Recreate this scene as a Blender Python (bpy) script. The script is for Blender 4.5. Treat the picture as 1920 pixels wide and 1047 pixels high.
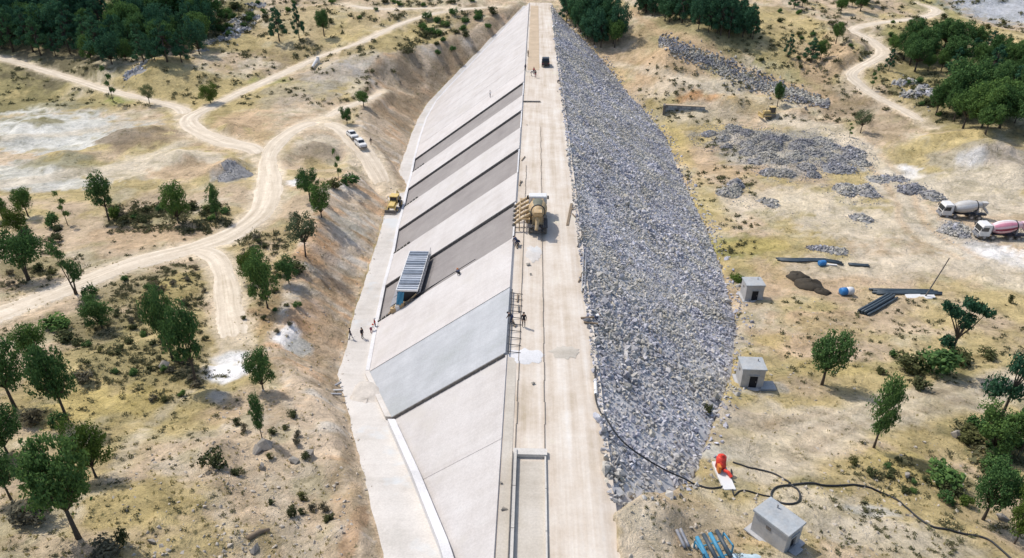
import bpy, bmesh, math, random
import numpy as np
from mathutils import Vector, Matrix

# ------------------------------------------------------------------ scene, camera, sky, sun
scene = bpy.context.scene
for o in list(bpy.data.objects):
    bpy.data.objects.remove(o, do_unlink=True)
COL = scene.collection
R = math.radians
PITCH, YAW, CAMX, CAMZ, FPX = R(29.57), R(1.8), -0.75, 40.0, 1300.0      # crest level is z = 0, dam axis is +Y

cam_data = bpy.data.cameras.new('camera')
cam_data.sensor_width = 36.0
cam_data.lens = FPX / 1920.0 * 36.0
cam_data.clip_start = 0.5
cam_data.clip_end = 6000.0
cam = bpy.data.objects.new('camera', cam_data)
COL.objects.link(cam)
cam.location = (CAMX, 0, CAMZ)
cam.rotation_euler = (math.pi / 2 - PITCH, 0, YAW)
scene.camera = cam
scene.render.resolution_x, scene.render.resolution_y = 1024, 558

SUN_EL = R(54.0)
LIGHT_DIR = Vector((0.80 * math.cos(SUN_EL), -0.60 * math.cos(SUN_EL), -math.sin(SUN_EL)))   # the way light travels
world = bpy.data.worlds.new('World')
scene.world = world
world.use_nodes = True
wn = world.node_tree
wn.nodes.clear()
wo = wn.nodes.new('ShaderNodeOutputWorld')
wb = wn.nodes.new('ShaderNodeBackground')
sky = wn.nodes.new('ShaderNodeTexSky')
sky.sky_type = 'NISHITA'
sky.sun_disc = False
sky.sun_elevation = SUN_EL
sky.sun_rotation = math.atan2(-LIGHT_DIR.x, -LIGHT_DIR.y)
sky.dust_density = 2.0
wb.inputs['Strength'].default_value = 0.15
wn.links.new(sky.outputs[0], wb.inputs['Color'])
wn.links.new(wb.outputs[0], wo.inputs['Surface'])
sun_data = bpy.data.lights.new('sun', 'SUN')
sun_data.energy = 3.0
sun_data.angle = R(0.6)
sun_data.color = (1.0, 0.955, 0.89)
sun = bpy.data.objects.new('sun', sun_data)
COL.objects.link(sun)
sun.rotation_euler = LIGHT_DIR.to_track_quat('-Z', 'Y').to_euler()
sun.location = (-60, 40, 120)
vs = scene.view_settings
vs.view_transform = 'Standard'
vs.look = 'None'
vs.exposure = 0.27
vs.gamma = 1.0
vs.use_curve_mapping = False
scene.render.engine = 'CYCLES'

# ------------------------------------------------------------------ helpers: objects
def tag(o, label=None, cat=None, group=None, kind=None):
    if label: o['label'] = label
    if cat: o['category'] = cat
    if group: o['group'] = group
    if kind: o['kind'] = kind
    return o

def link(o, parent=None):
    COL.objects.link(o)
    if parent is not None:
        o.parent = parent
    return o

def thing(name, label, cat, loc=(0, 0, 0), rz=0.0, group=None, kind=None):
    o = bpy.data.objects.new(name, None)
    o.empty_display_size = 0.3
    link(o)
    o.location = loc
    o.rotation_euler = (0, 0, rz)
    return tag(o, label, cat, group, kind)

def fast_mesh(name, V, F, mat=None, smooth=False, col=None):
    """V (n,3) array, F (m,k) int array with one face size"""
    V = np.asarray(V, dtype=np.float32); F = np.asarray(F, dtype=np.int32)
    me = bpy.data.meshes.new(name)
    k = F.shape[1]
    me.vertices.add(len(V)); me.vertices.foreach_set('co', V.ravel())
    me.loops.add(F.size); me.loops.foreach_set('vertex_index', F.ravel())
    me.polygons.add(len(F))
    me.polygons.foreach_set('loop_start', np.arange(0, F.size, k, dtype=np.int32))
    me.polygons.foreach_set('loop_total', np.full(len(F), k, dtype=np.int32))
    me.update(calc_edges=True)
    me.polygons.foreach_set('use_smooth', np.full(len(F), bool(smooth)))
    if col is not None:
        a = me.color_attributes.new('Col', 'FLOAT_COLOR', 'POINT')
        c = np.ones((len(V), 4), dtype=np.float32); c[:, :col.shape[1]] = col
        a.data.foreach_set('color', c.ravel())
    if mat is not None:
        me.materials.append(mat)
    return me

class MB:
    """collects shapes that make ONE mesh"""
    def __init__(self):
        self.v = []; self.f = []
    def add(self, vs, fs):
        b = len(self.v)
        self.v += [tuple(p) for p in vs]
        self.f += [tuple(i + b for i in q) for q in fs]
        return self
    def box(self, c, s, rot=None, taper=1.0):
        m = rot if rot is not None else Matrix.Identity(3)
        c = Vector(c); vs = []
        for z in (-1, 1):
            t = taper if z > 0 else 1.0
            for x, y in ((-1, -1), (1, -1), (1, 1), (-1, 1)):
                vs.append(c + m @ Vector((x * s[0] / 2 * t, y * s[1] / 2 * t, z * s[2] / 2)))
        return self.add(vs, [(3, 2, 1, 0), (4, 5, 6, 7), (0, 1, 5, 4), (1, 2, 6, 5), (2, 3, 7, 6), (3, 0, 4, 7)])
    def cyl(self, p0, p1, r0, r1=None, n=10, cap=True):
        r1 = r0 if r1 is None else r1
        p0 = Vector(p0); p1 = Vector(p1)
        d = (p1 - p0).normalized()
        a = d.orthogonal().normalized(); b = d.cross(a)
        vs = []
        for p, r in ((p0, r0), (p1, r1)):
            for i in range(n):
                t = 2 * math.pi * i / n
                vs.append(p + a * (r * math.cos(t)) + b * (r * math.sin(t)))
        fs = [(i, (i + 1) % n, n + (i + 1) % n, n + i) for i in range(n)]
        if cap:
            fs += [tuple(range(n - 1, -1, -1)), tuple(range(n, 2 * n))]
        return self.add(vs, fs)
    def tube(self, pts, r, n=6):
        pts = [Vector(p) for p in pts]; N = len(pts)
        rr = r if isinstance(r, (list, tuple)) else [r] * N
        vs = []; a = None
        for i, p in enumerate(pts):
            d = (pts[min(i + 1, N - 1)] - pts[max(i - 1, 0)])
            d = d.normalized() if d.length > 1e-6 else Vector((0, 0, 1))
            a = d.orthogonal() if a is None else a - d * a.dot(d)
            a = a.normalized() if a.length > 1e-6 else d.orthogonal().normalized()
            b = d.cross(a)
            for k in range(n):
                t = 2 * math.pi * k / n
                vs.append(p + a * (rr[i] * math.cos(t)) + b * (rr[i] * math.sin(t)))
        fs = []
        for i in range(N - 1):
            for k in range(n):
                fs.append((i * n + k, i * n + (k + 1) % n, (i + 1) * n + (k + 1) % n, (i + 1) * n + k))
        fs += [tuple(range(n - 1, -1, -1)), tuple(range((N - 1) * n, N * n))]
        return self.add(vs, fs)
    def lathe(self, p0, axis, prof, n=16, a0=0.0, a1=2 * math.pi, thick=None):
        """prof: list of (distance along axis, radius)"""
        p0 = Vector(p0); d = Vector(axis).normalized()
        a = d.orthogonal().normalized()
        up = Vector((0, 0, 1)); up = up - d * up.dot(d)
        if up.length > 1e-3: a = up.normalized()
        b = d.cross(a)
        full = abs(a1 - a0 - 2 * math.pi) < 1e-6
        m = n if full else n + 1
        vs = []
        for s, r in prof:
            for k in range(m):
                t = a0 + (a1 - a0) * k / n
                vs.append(p0 + d * s + a * (r * math.cos(t)) + b * (r * math.sin(t)))
        fs = []
        for i in range(len(prof) - 1):
            for k in range(n):
                k2 = (k + 1) % m if full else k + 1
                fs.append((i * m + k, i * m + k2, (i + 1) * m + k2, (i + 1) * m + k))
        if full:
            fs += [tuple(range(m - 1, -1, -1)), tuple(range((len(prof) - 1) * m, len(prof) * m))]
        return self.add(vs, fs)
    def prism(self, poly, p0, ex, ey, depth):
        """polygon in the (ex, ey) plane at p0, extruded along ex x ey by depth (centred)"""
        p0 = Vector(p0); ex = Vector(ex); ey = Vector(ey); ez = ex.cross(ey).normalized()
        n = len(poly)
        vs = [p0 + ex * x + ey * y - ez * depth / 2 for x, y in poly] + [p0 + ex * x + ey * y + ez * depth / 2 for x, y in poly]
        fs = [tuple(range(n - 1, -1, -1)), tuple(range(n, 2 * n))] + [(i, (i + 1) % n, n + (i + 1) % n, n + i) for i in range(n)]
        return self.add(vs, fs)
    def mesh(self, name, mat, smooth=False, bevel=0.0):
        me = bpy.data.meshes.new(name)
        me.from_pydata([tuple(p) for p in self.v], [], self.f)
        bm = bmesh.new(); bm.from_mesh(me)
        bmesh.ops.recalc_face_normals(bm, faces=bm.faces)
        if bevel > 0:
            bmesh.ops.bevel(bm, geom=[e for e in bm.edges if len(e.link_faces) == 2 and e.calc_face_angle(0) > 0.6],
                            offset=bevel, segments=2, affect='EDGES', clamp_overlap=True)
        bm.to_mesh(me); bm.free()
        if smooth:
            me.polygons.foreach_set('use_smooth', [True] * len(me.polygons))
        me.materials.append(mat)
        return me
    def build(self, name, mat, parent=None, smooth=False, bevel=0.0):
        o = bpy.data.objects.new(name, self.mesh(name, mat, smooth, bevel))
        return link(o, parent)

def rotz(a): return Matrix.Rotation(a, 3, 'Z')
def roty(a): return Matrix.Rotation(a, 3, 'Y')
def rotx(a): return Matrix.Rotation(a, 3, 'X')

def copy_tree(o, parent=None):
    c = o.copy(); link(c)
    c.parent = parent
    for ch in o.children:
        copy_tree(ch, c)
    return c

# ------------------------------------------------------------------ helpers: materials
def newmat(name):
    m = bpy.data.materials.new(name); m.use_nodes = True
    nt = m.node_tree
    return m, nt, nt.nodes['Principled BSDF']

def N(nt, t, **kw):
    n = nt.nodes.new(t)
    for k, v in kw.items(): setattr(n, k, v)
    return n

def noise(nt, scale, detail=4.0, rough=0.6, vec=None, dist=0.0):
    n = N(nt, 'ShaderNodeTexNoise')
    n.inputs['Scale'].default_value = scale; n.inputs['Detail'].default_value = detail
    n.inputs['Roughness'].default_value = rough; n.inputs['Distortion'].default_value = dist
    if vec is not None: nt.links.new(vec, n.inputs['Vector'])
    return n.outputs['Fac']

def ramp(nt, fac, stops):
    r = N(nt, 'ShaderNodeValToRGB'); e = r.color_ramp.elements
    while len(e) < len(stops): e.new(0.5)
    for i, (p, c) in enumerate(stops):
        e[i].position = p; e[i].color = (*c, 1.0) if len(c) == 3 else c
    nt.links.new(fac, r.inputs['Fac'])
    return r.outputs['Color']

def mix(nt, fac, a, b, mode='MIX'):
    m = N(nt, 'ShaderNodeMix', data_type='RGBA', blend_type=mode)
    for sock, val in ((m.inputs[0], fac), (m.inputs[6], a), (m.inputs[7], b)):
        if isinstance(val, (int, float)): sock.default_value = val
        elif isinstance(val, tuple): sock.default_value = (*val, 1.0) if len(val) == 3 else val
        else: nt.links.new(val, sock)
    return m.outputs[2]

def mathn(nt, op, a, b=0.0, clamp=False):
    m = N(nt, 'ShaderNodeMath', operation=op, use_clamp=clamp)
    for i, v in enumerate((a, b)):
        if isinstance(v, (int, float)): m.inputs[i].default_value = v
        else: nt.links.new(v, m.inputs[i])
    return m.outputs[0]

def g3(v): return (v, v, v)

def coords(nt, kind='Object', scale=(1, 1, 1), rot=(0, 0, 0)):
    tc = N(nt, 'ShaderNodeTexCoord'); mp = N(nt, 'ShaderNodeMapping')
    mp.inputs['Scale'].default_value = scale; mp.inputs['Rotation'].default_value = rot
    nt.links.new(tc.outputs[kind], mp.inputs['Vector'])
    return mp.outputs[0]

def world_pos(nt, scale=(1, 1, 1), rot=(0, 0, 0)):
    ge = N(nt, 'ShaderNodeNewGeometry'); mp = N(nt, 'ShaderNodeMapping')
    mp.inputs['Scale'].default_value = scale; mp.inputs['Rotation'].default_value = rot
    nt.links.new(ge.outputs['Position'], mp.inputs['Vector'])
    return mp.outputs[0]

def bump(nt, bsdf, h, strength=0.5, dist=0.1):
    b = N(nt, 'ShaderNodeBump')
    b.inputs['Strength'].default_value = strength; b.inputs['Distance'].default_value = dist
    nt.links.new(h, b.inputs['Height']); nt.links.new(b.outputs[0], bsdf.inputs['Normal'])

def plain(name, c, rough=0.7, metal=0.0, var=0.25, scale=2.0, spec=0.4, dust=0.0):
    """paint, metal, cloth: one colour with grime and fade"""
    m, nt, b = newmat(name)
    p = coords(nt, 'Object')
    n1 = noise(nt, scale, 5, 0.65, p); n2 = noise(nt, scale * 7, 3, 0.6, p)
    f = mathn(nt, 'ADD', mathn(nt, 'MULTIPLY', n1, 0.65), mathn(nt, 'MULTIPLY', n2, 0.35))
    lo = tuple(x * (1 - var) for x in c); hi = tuple(min(1.0, x * (1 + var)) for x in c)
    c_ = ramp(nt, f, [(0.3, lo), (0.7, hi)])
    if dust > 0:
        ff = ramp(nt, noise(nt, scale * 1.7, 6, 0.75, p), [(0.38, g3(0.15 * dust)), (0.62, g3(dust))])
        c_ = mix(nt, ff, c_, (0.50, 0.44, 0.36))
    nt.links.new(c_, b.inputs['Base Color'])
    b.inputs['Roughness'].default_value = rough; b.inputs['Metallic'].default_value = metal
    b.inputs['Specular IOR Level'].default_value = spec
    return m

# ------------------------------------------------------------------ helpers: sight lines on the site
FWD = Vector((-math.sin(YAW) * math.cos(PITCH), math.cos(YAW) * math.cos(PITCH), -math.sin(PITCH)))
RGT = Vector((math.cos(YAW), math.sin(YAW), 0))
UPV = RGT.cross(FWD)
EYE = Vector((CAMX, 0, CAMZ))
def ray(px, py):
    return FWD * FPX + RGT * (px - 960.0) - UPV * (py - 523.5)
def at_level(px, py, d):
    """survey point seen at photo position (px, py), d metres below the crest"""
    r = ray(px, py)
    return EYE + r * ((CAMZ + d) / -r.z)
def on_crest(px, py): return at_level(px, py, 0.0)
def pxm(p):
    """photo pixels per metre at a point"""
    return FPX / (Vector(p) - EYE).dot(FWD)
def tall(p, hpx):
    """metres that look hpx pixels tall standing at p"""
    v = (Vector(p) - EYE).normalized()
    return hpx / (pxm(p) * max(0.35, math.sqrt(1 - v.z * v.z)))

# ------------------------------------------------------------------ the dam's profile (metres below crest at the toe)
XU, XD = -2.9, 5.6            # crest edges, upstream (left) and downstream (right)
SU, SD = 1.4, 1.5             # slopes, horizontal per vertical
UP_Y = [0, 22, 28, 34, 44, 54.8, 68, 80.5, 93, 105, 117, 128, 139, 150, 163, 185, 205, 222, 232, 240, 250, 262, 275, 284, 290, 2000]
UP_D = [0, 0, 1.2, 2.6, 5.4, 8.6, 12.6, 13.7, 14.7, 15.3, 16.3, 16.9, 17.7, 18.3, 19.3, 20.6, 21.4, 20.8, 18.2, 15.5, 12.0, 8, 4.2, 1.2, 0, 0]
DN_Y = [0, 36, 39, 42, 45, 54, 70, 86, 105, 124, 160, 185, 200, 212, 225, 241, 263, 275, 285, 2000]
DN_D = [0, 0, 1.6, 3.8, 5.5, 8, 12.5, 15.9, 17.7, 18.7, 19.0, 20.2, 18, 14.6, 13, 11, 4.4, 1.5, 0, 0]
PW_Y = [0, 34, 54, 70, 150, 200, 260, 290]
PW_W = [5.2, 5.2, 4.6, 4.0, 3.6, 3.2, 2.6, 1.5]
def dup_(y): return np.interp(y, UP_Y, UP_D)
def ddn_(y): return np.interp(y, DN_Y, DN_D)
def dam_top(x, y):
    """height of the finished embankment surface"""
    x = np.asarray(x, float); y = np.asarray(y, float)
    z = np.zeros_like(x + y)
    z = np.where(x < XU, -(XU - x) / SU, z)
    return np.where(x > XD, -(x - XD) / SD, z)

# ------------------------------------------------------------------ value noise
def _hash(ix, iy, seed):
    h = ix * np.uint32(374761393) + iy * np.uint32(668265263) + np.uint32((seed * 1442695041) & 0xFFFFFFFF)
    h = (h ^ (h >> np.uint32(13))) * np.uint32(1274126177)
    return ((h ^ (h >> np.uint32(16))) & np.uint32(0xFFFF)) / np.float32(65535.0)
def vnoise(x, y, seed=0):
    x = np.asarray(x, float); y = np.asarray(y, float)
    ix = np.floor(x); iy = np.floor(y)
    fx = x - ix; fy = y - iy; ix = np.atleast_1d(ix).astype(np.int64).astype(np.uint32); iy = np.atleast_1d(iy).astype(np.int64).astype(np.uint32)
    fx = fx * fx * fx * (fx * (fx * 6 - 15) + 10); fy = fy * fy * fy * (fy * (fy * 6 - 15) + 10)
    o1 = np.uint32(1); a = _hash(ix, iy, seed); b = _hash(ix + o1, iy, seed); c = _hash(ix, iy + o1, seed); d = _hash(ix + o1, iy + o1, seed)
    r = (a + (b - a) * fx) * (1 - fy) + (c + (d - c) * fx) * fy
    return r if np.ndim(fx + fy) else r[0]
def fbm(x, y, seed=0, octv=4):
    s = 0; amp = 0.5; t = 0
    for k in range(octv):
        s = s + amp * (vnoise(x * 2 ** k + 17.3 * k, y * 2 ** k - 9.1 * k, seed + k) - 0.5); t += amp; amp *= 0.5
    return s / t * 2.0
def sstep(e0, e1, x):
    t = np.clip((x - e0) / (e1 - e0), 0, 1); return t * t * (3 - 2 * t)

# ------------------------------------------------------------------ natural ground from levelled points
LEVELS = [  # photo x, photo y, metres below crest
    # left bank
    (40, 1040, -1.5), (300, 1040, 0.0), (560, 1040, 2.0), (100, 940, 0.0), (400, 940, 1.8), (600, 930, 3.9), (60, 830, 2.5), (300, 820, 4.0),
    (560, 800, 5.5), (60, 720, 5.0), (300, 700, 6.5), (520, 690, 7.6), (60, 600, 7.5), (300, 590, 8.6), (500, 600, 9.0), (560, 520, 9.4),
    (60, 500, 9.6), (250, 490, 9.8), (450, 440, 10.0), (580, 420, 9.6), (100, 400, 11.2), (320, 400, 11.2), (500, 330, 11.4), (620, 350, 10.6),
    (60, 300, 12.8), (250, 300, 12.6), (420, 300, 12.2), (60, 220, 13.2), (250, 250, 13.0), (350, 220, 12.4), (500, 260, 12.0), (600, 230, 12.0),
    (650, 260, 12.6), (700, 300, 15.5), (120, 165, 12.5), (300, 190, 12.2), (460, 170, 11.6), (600, 160, 11.0), (700, 160, 12.5), (740, 200, 14.5),
    (80, 125, 9.5), (250, 130, 8.5), (380, 120, 8.0), (500, 100, 8.0), (620, 95, 8.0), (760, 110, 8.5),
    (60, 60, 5.0), (200, 60, 4.6), (350, 60, 4.2), (480, 50, 3.4), (600, 50, 3.5), (720, 50, 4.0), (830, 60, 5.5), (60, 5, -1.5), (250, 5, -1.5), (400, 5, -1.0),
    (560, 5, -1.0), (720, 5, -0.6), (860, 8, -0.5), (960, 4, -0.3),
    # right bank, far
    (1060, 4, -0.5), (1090, 40, 3.0), (1140, 90, 8.5), (1200, 5, -1.5), (1300, 5, -2), (1400, 5, -1.5), (1300, 60, 1.5), (1400, 80, 4.0), (1220, 90, 7.0), (1250, 150, 11.5),
    (1330, 130, 9.5), (1430, 160, 12.0), (1530, 200, 14.5), (1300, 190, 14.8), (1420, 205, 16.0), (1520, 100, 6.5), (1560, 40, 2.5), (1520, 5, -0.5),
    (1640, 20, 1.2), (1660, 95, 7.0), (1600, 140, 9.6), (1670, 190, 12.5), (1740, 235, 14.8), (1700, 140, 9.5), (1800, 120, 7.5), (1880, 150, 8.5), (1840, 240, 13.0), (1910, 260, 13.5),
    (1760, 60, 3.5), (1880, 60, 3.0), (1800, 8, 2.0), (1910, 8, 2.0), (1600, 240, 15.6),
    # right bank, near
    (1280, 240, 19.0), (1300, 300, 20.0), (1450, 290, 18.4), (1600, 300, 17.8), (1800, 310, 16.4), (1910, 300, 15.6), (1380, 400, 18.6), (1560, 400, 18.2), (1750, 400, 18.0), (1900, 400, 17.8),
    (1420, 500, 17.0), (1600, 500, 17.2), (1780, 500, 17.2), (1910, 520, 17.0), (1420, 590, 15.2), (1600, 600, 15.8), (1800, 620, 15.6), (1400, 650, 13.0), (1420, 730, 11.4), (1560, 730, 12.2),
    (1750, 720, 13.0), (1900, 740, 13.4), (1350, 830, 7.2), (1480, 830, 8.4), (1640, 840, 9.4), (1820, 850, 10.8), (1910, 900, 10.2), (1340, 900, 5.4), (1450, 920, 5.2),
    (1600, 930, 6.4), (1800, 980, 7.2), (1910, 1040, 6.6), (1250, 950, 2.6), (1460, 1020, 3.4), (1300, 1040, 1.8), (1600, 1040, 4.2), (1185, 1000, 0.12), (1200, 940, 0.3), (1190, 1045, 0.1), (1240, 1010, 0.9),
]
FARPTS = [(-700, 420, 40), (-420, 380, 26), (-220, 380, 26), (-60, 360, 12), (60, 360, 9), (180, 340, 14), (330, 330, 6), (520, 380, 12), (800, 420, 40),
          (-700, 900, 90), (-300, 800, 80), (0, 800, 70), (300, 800, 70), (800, 900, 90), (-900, 120, 30), (900, 120, 20), (-400, 120, 4), (350, 130, -8),
          (-180, 20, 6), (180, 20, -2), (-500, -40, 20), (500, -40, 5), (0, -40, 3), (-60, 5, 3.5), (60, 5, -1), (20, 20, 0.2), (-20, 15, 0.5),
          (0, 1400, 110), (-1000, 1400, 140), (1000, 1400, 140)]
CP = [tuple(at_level(a, b, d)) for a, b, d in LEVELS] + FARPTS
for yy in (60, 80, 100, 120, 140, 160, 180, 200, 220):          # ground level beside both toes
    CP.append((XD + SD * float(ddn_(yy)) + 1.5, yy, -float(ddn_(yy)) + 0.1))
CP = np.array(CP)
_P = CP[:, :2] / 100.0
def _phi(r2): return 0.5 * r2 * np.log(r2 + 1e-9)
_n = len(_P)
_K = _phi(((_P[:, None] - _P[None]) ** 2).sum(-1)) + np.eye(_n) * 2e-4
_A = np.zeros((_n + 3, _n + 3)); _A[:_n, :_n] = _K; _A[:_n, _n] = 1; _A[:_n, _n + 1:] = _P; _A[_n, :_n] = 1; _A[_n + 1:, :_n] = _P.T
_w = np.linalg.solve(_A, np.concatenate([CP[:, 2], np.zeros(3)]))
def natural(x, y):
    sh = np.shape(x); q = np.stack([np.ravel(x), np.ravel(y)], 1) / 100.0
    out = np.empty(len(q))
    for s in range(0, len(q), 40000):
        b = q[s:s + 40000]
        r2 = ((b[:, None] - _P[None]) ** 2).sum(-1)
        out[s:s + 40000] = _phi(r2) @ _w[:_n] + _w[_n] + b @ _w[_n + 1:]
    return np.clip(out, -26, 220).reshape(sh)

def shaped(x, y, z):
    """bench and cut bank along the upstream toe, bank at the downstream toe, hollow under the dam"""
    du = dup_(y); dd = ddn_(y); pw = np.interp(y, PW_Y, PW_W)
    toe = XU - SU * du; dist = (toe - pw) - x                      # > 0: left of the bench
    live = (du > 0.05)
    rill = 0.5 * fbm(x * 0.05 + y * 0.55, y * 0.12 - x * 0.05, 41, 3)
    bank = np.clip(z, -du - np.maximum(dist, 0) / 1.8, -du + np.maximum(dist, 0) / 1.5 + rill * sstep(0.3, 2.0, dist) * 1.0)
    z = np.where(live & (dist > 0) & (dist < 30), bank, z)
    inb = live & (dist <= 0) & (x < 0)
    z = np.where(inb, np.where(x > toe + 0.2, np.minimum(-du - 0.05, dam_top(x, y) - 0.6), -du - 0.03), z)
    toe2 = XD + SD * dd; d2 = x - toe2
    z = np.where((dd > 0.05) & (d2 > 0) & (d2 < 25), np.clip(z, -dd - d2 / 2.0, -dd + d2 / 1.8), z)
    inb2 = (x >= XU - 0.2) & (d2 <= 0) & (y < 289)
    z = np.where(inb2, np.minimum(z, dam_top(x, y) - 0.6), z)
    road = (x > XU - 3) & (x < XD + 3.5) & (y < 300)               # end of the crest road, level with the ground
    z = np.where(road & (du <= 0.05) & (dd <= 0.05), np.minimum(z, -0.15), z)
    return z

# ------------------------------------------------------------------ ground grid (finer near by)
Y0, Y1, NR, NCOL = 14.0, 1300.0, 560, 760
UMIN, UMAX = -1.25, 1.25
_rat = math.log(Y1 / Y0) / (NR - 1)
YY = Y0 * np.exp(np.arange(NR) * _rat)
UU = np.linspace(UMIN, UMAX, NCOL)
GX = UU[None] * (YY[:, None] + 34.0)
GY = np.repeat(YY[:, None], NCOL, 1)
GZ0 = shaped(GX, GY, natural(GX, GY))
GZ = GZ0.copy()
def height(x, y):
    j = np.clip(np.log(np.maximum(y, Y0 + 1e-3) / Y0) / _rat, 0, NR - 1.001)
    i = np.clip((np.asarray(x) / (np.asarray(y) + 34.0) - UMIN) / (UMAX - UMIN) * (NCOL - 1), 0, NCOL - 1.001)
    j0 = np.floor(j).astype(int); i0 = np.floor(i).astype(int); fj = j - j0; fi = i - i0
    return (GZ[j0, i0] * (1 - fi) + GZ[j0, i0 + 1] * fi) * (1 - fj) + (GZ[j0 + 1, i0] * (1 - fi) + GZ[j0 + 1, i0 + 1] * fi) * fj
_T = 30.0 * np.exp(np.linspace(0, math.log(30), 900))
def site(px, py):
    """where the sight line through photo position (px, py) meets the ground"""
    r = ray(px, py).normalized()
    x = CAMX + r.x * _T; y = r.y * _T; z = CAMZ + r.z * _T
    g = z - height(x, y)
    k = np.argmax(g < 0)
    if not (g < 0).any(): k = len(_T) - 1
    a, b = _T[max(k - 1, 0)], _T[k]
    for _ in range(18):
        m = (a + b) / 2
        if CAMZ + r.z * m - float(height(CAMX + r.x * m, r.y * m)) < 0: b = m
        else: a = m
    return Vector((CAMX + r.x * b, r.y * b, float(height(CAMX + r.x * b, r.y * b))))
def site_many(px, py):
    d = np.array(FWD)[None] * FPX + np.array(RGT)[None] * (px - 960.0)[:, None] - np.array(UPV)[None] * (py - 523.5)[:, None]
    d /= np.linalg.norm(d, axis=1)[:, None]
    x = CAMX + d[:, :1] * _T; y = d[:, 1:2] * _T; g = CAMZ + d[:, 2:] * _T - height(x, y)
    k = np.where((g < 0).any(1), np.argmax(g < 0, axis=1), len(_T) - 1); j = np.arange(len(k)); k0 = np.maximum(k - 1, 0)
    g0, g1 = g[j, k0], g[j, k]; f = np.clip(g0 / (g0 - g1 + 1e-9), 0, 1); t = _T[k0] + (_T[k] - _T[k0]) * f
    xs, ys = CAMX + d[:, 0] * t, d[:, 1] * t
    return [Vector((a, b, c)) for a, b, c in zip(xs, ys, height(xs, ys))]
def ground_z(x, y): return float(height(x, y))

# mounds and hollows: photo position, radii in pixels, height in metres
MOUNDS = [(250, 262, 70, 22, 1.6), (430, 250, 45, 15, 1.5), (430, 322, 45, 16, 1.8), (590, 300, 60, 20, -1.4), (580, 262, 40, 12, -0.8), (60, 240, 80, 18, 1.2), (120, 300, 70, 14, 1.2),
          (330, 300, 60, 14, 1.2), (300, 140, 60, 20, 2.0), (180, 140, 60, 20, 1.5), (1400, 270, 90, 26, 1.2), (1480, 300, 110, 26, 1.0), (1860, 300, 90, 22, 1.6), (1560, 70, 60, 18, 2.0),
          (1600, 110, 60, 16, 2.5), (1780, 265, 120, 14, 1.5), (690, 180, 30, 14, 1.5), (720, 150, 30, 14, -1.5), (400, 850, 60, 30, 0.5), (1520, 900, 45, 25, 0.35), (1250, 960, 60, 40, 0.7),
          (1700, 900, 60, 30, 0.5), (640, 130, 40, 10, 1.2), (560, 110, 50, 6, -1.6), (700, 80, 60, 12, 1.6), (1250, 120, 40, 14, 1.6), (1390, 195, 110, 7, 1.2), (150, 700, 90, 40, 0.8), (1500, 216, 90, 4, 1.2), (1600, 236, 70, 4, 1.0), (1840, 285, 60, 8, 1.4), (1900, 330, 40, 12, 1.2), (1340, 165, 90, 5, 1.0), (1250, 100, 60, 5, 0.9), (1480, 145, 60, 5, -0.8), (1580, 120, 50, 6, 1.4), (1660, 225, 60, 5, 0.8), (200, 235, 60, 7, 0.9), (30, 260, 60, 6, 0.8), (150, 275, 60, 5, -0.6), (90, 320, 60, 5, 0.7), (380, 150, 40, 8, 1.2), (350, 300, 40, 7, 0.8), (590, 275, 30, 6, 0.9), (640, 285, 16, 20, -1.0), (720, 110, 60, 4, 1.2), (640, 95, 50, 4, -1.4), (560, 128, 60, 4, -1.2), (500, 150, 60, 4, -0.8)]
def ell(px, py, rx, ry):
    c = site(px, py); s = pxm(c); v = (c - EYE).normalized()
    return c, rx / s, ry / (s * max(0.12, -v.z))
for a, b, rx, ry, h in MOUNDS:
    c, ex, ey = ell(a, b, rx, ry)
    q = ((GX - c.x) / ex) ** 2 + ((GY - c.y) / ey) ** 2
    GZ += 1.4 * h * np.exp(-q * 1.5) * (1 + 0.35 * fbm(GX / 3.0, GY / 3.0, 77, 3))
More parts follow.
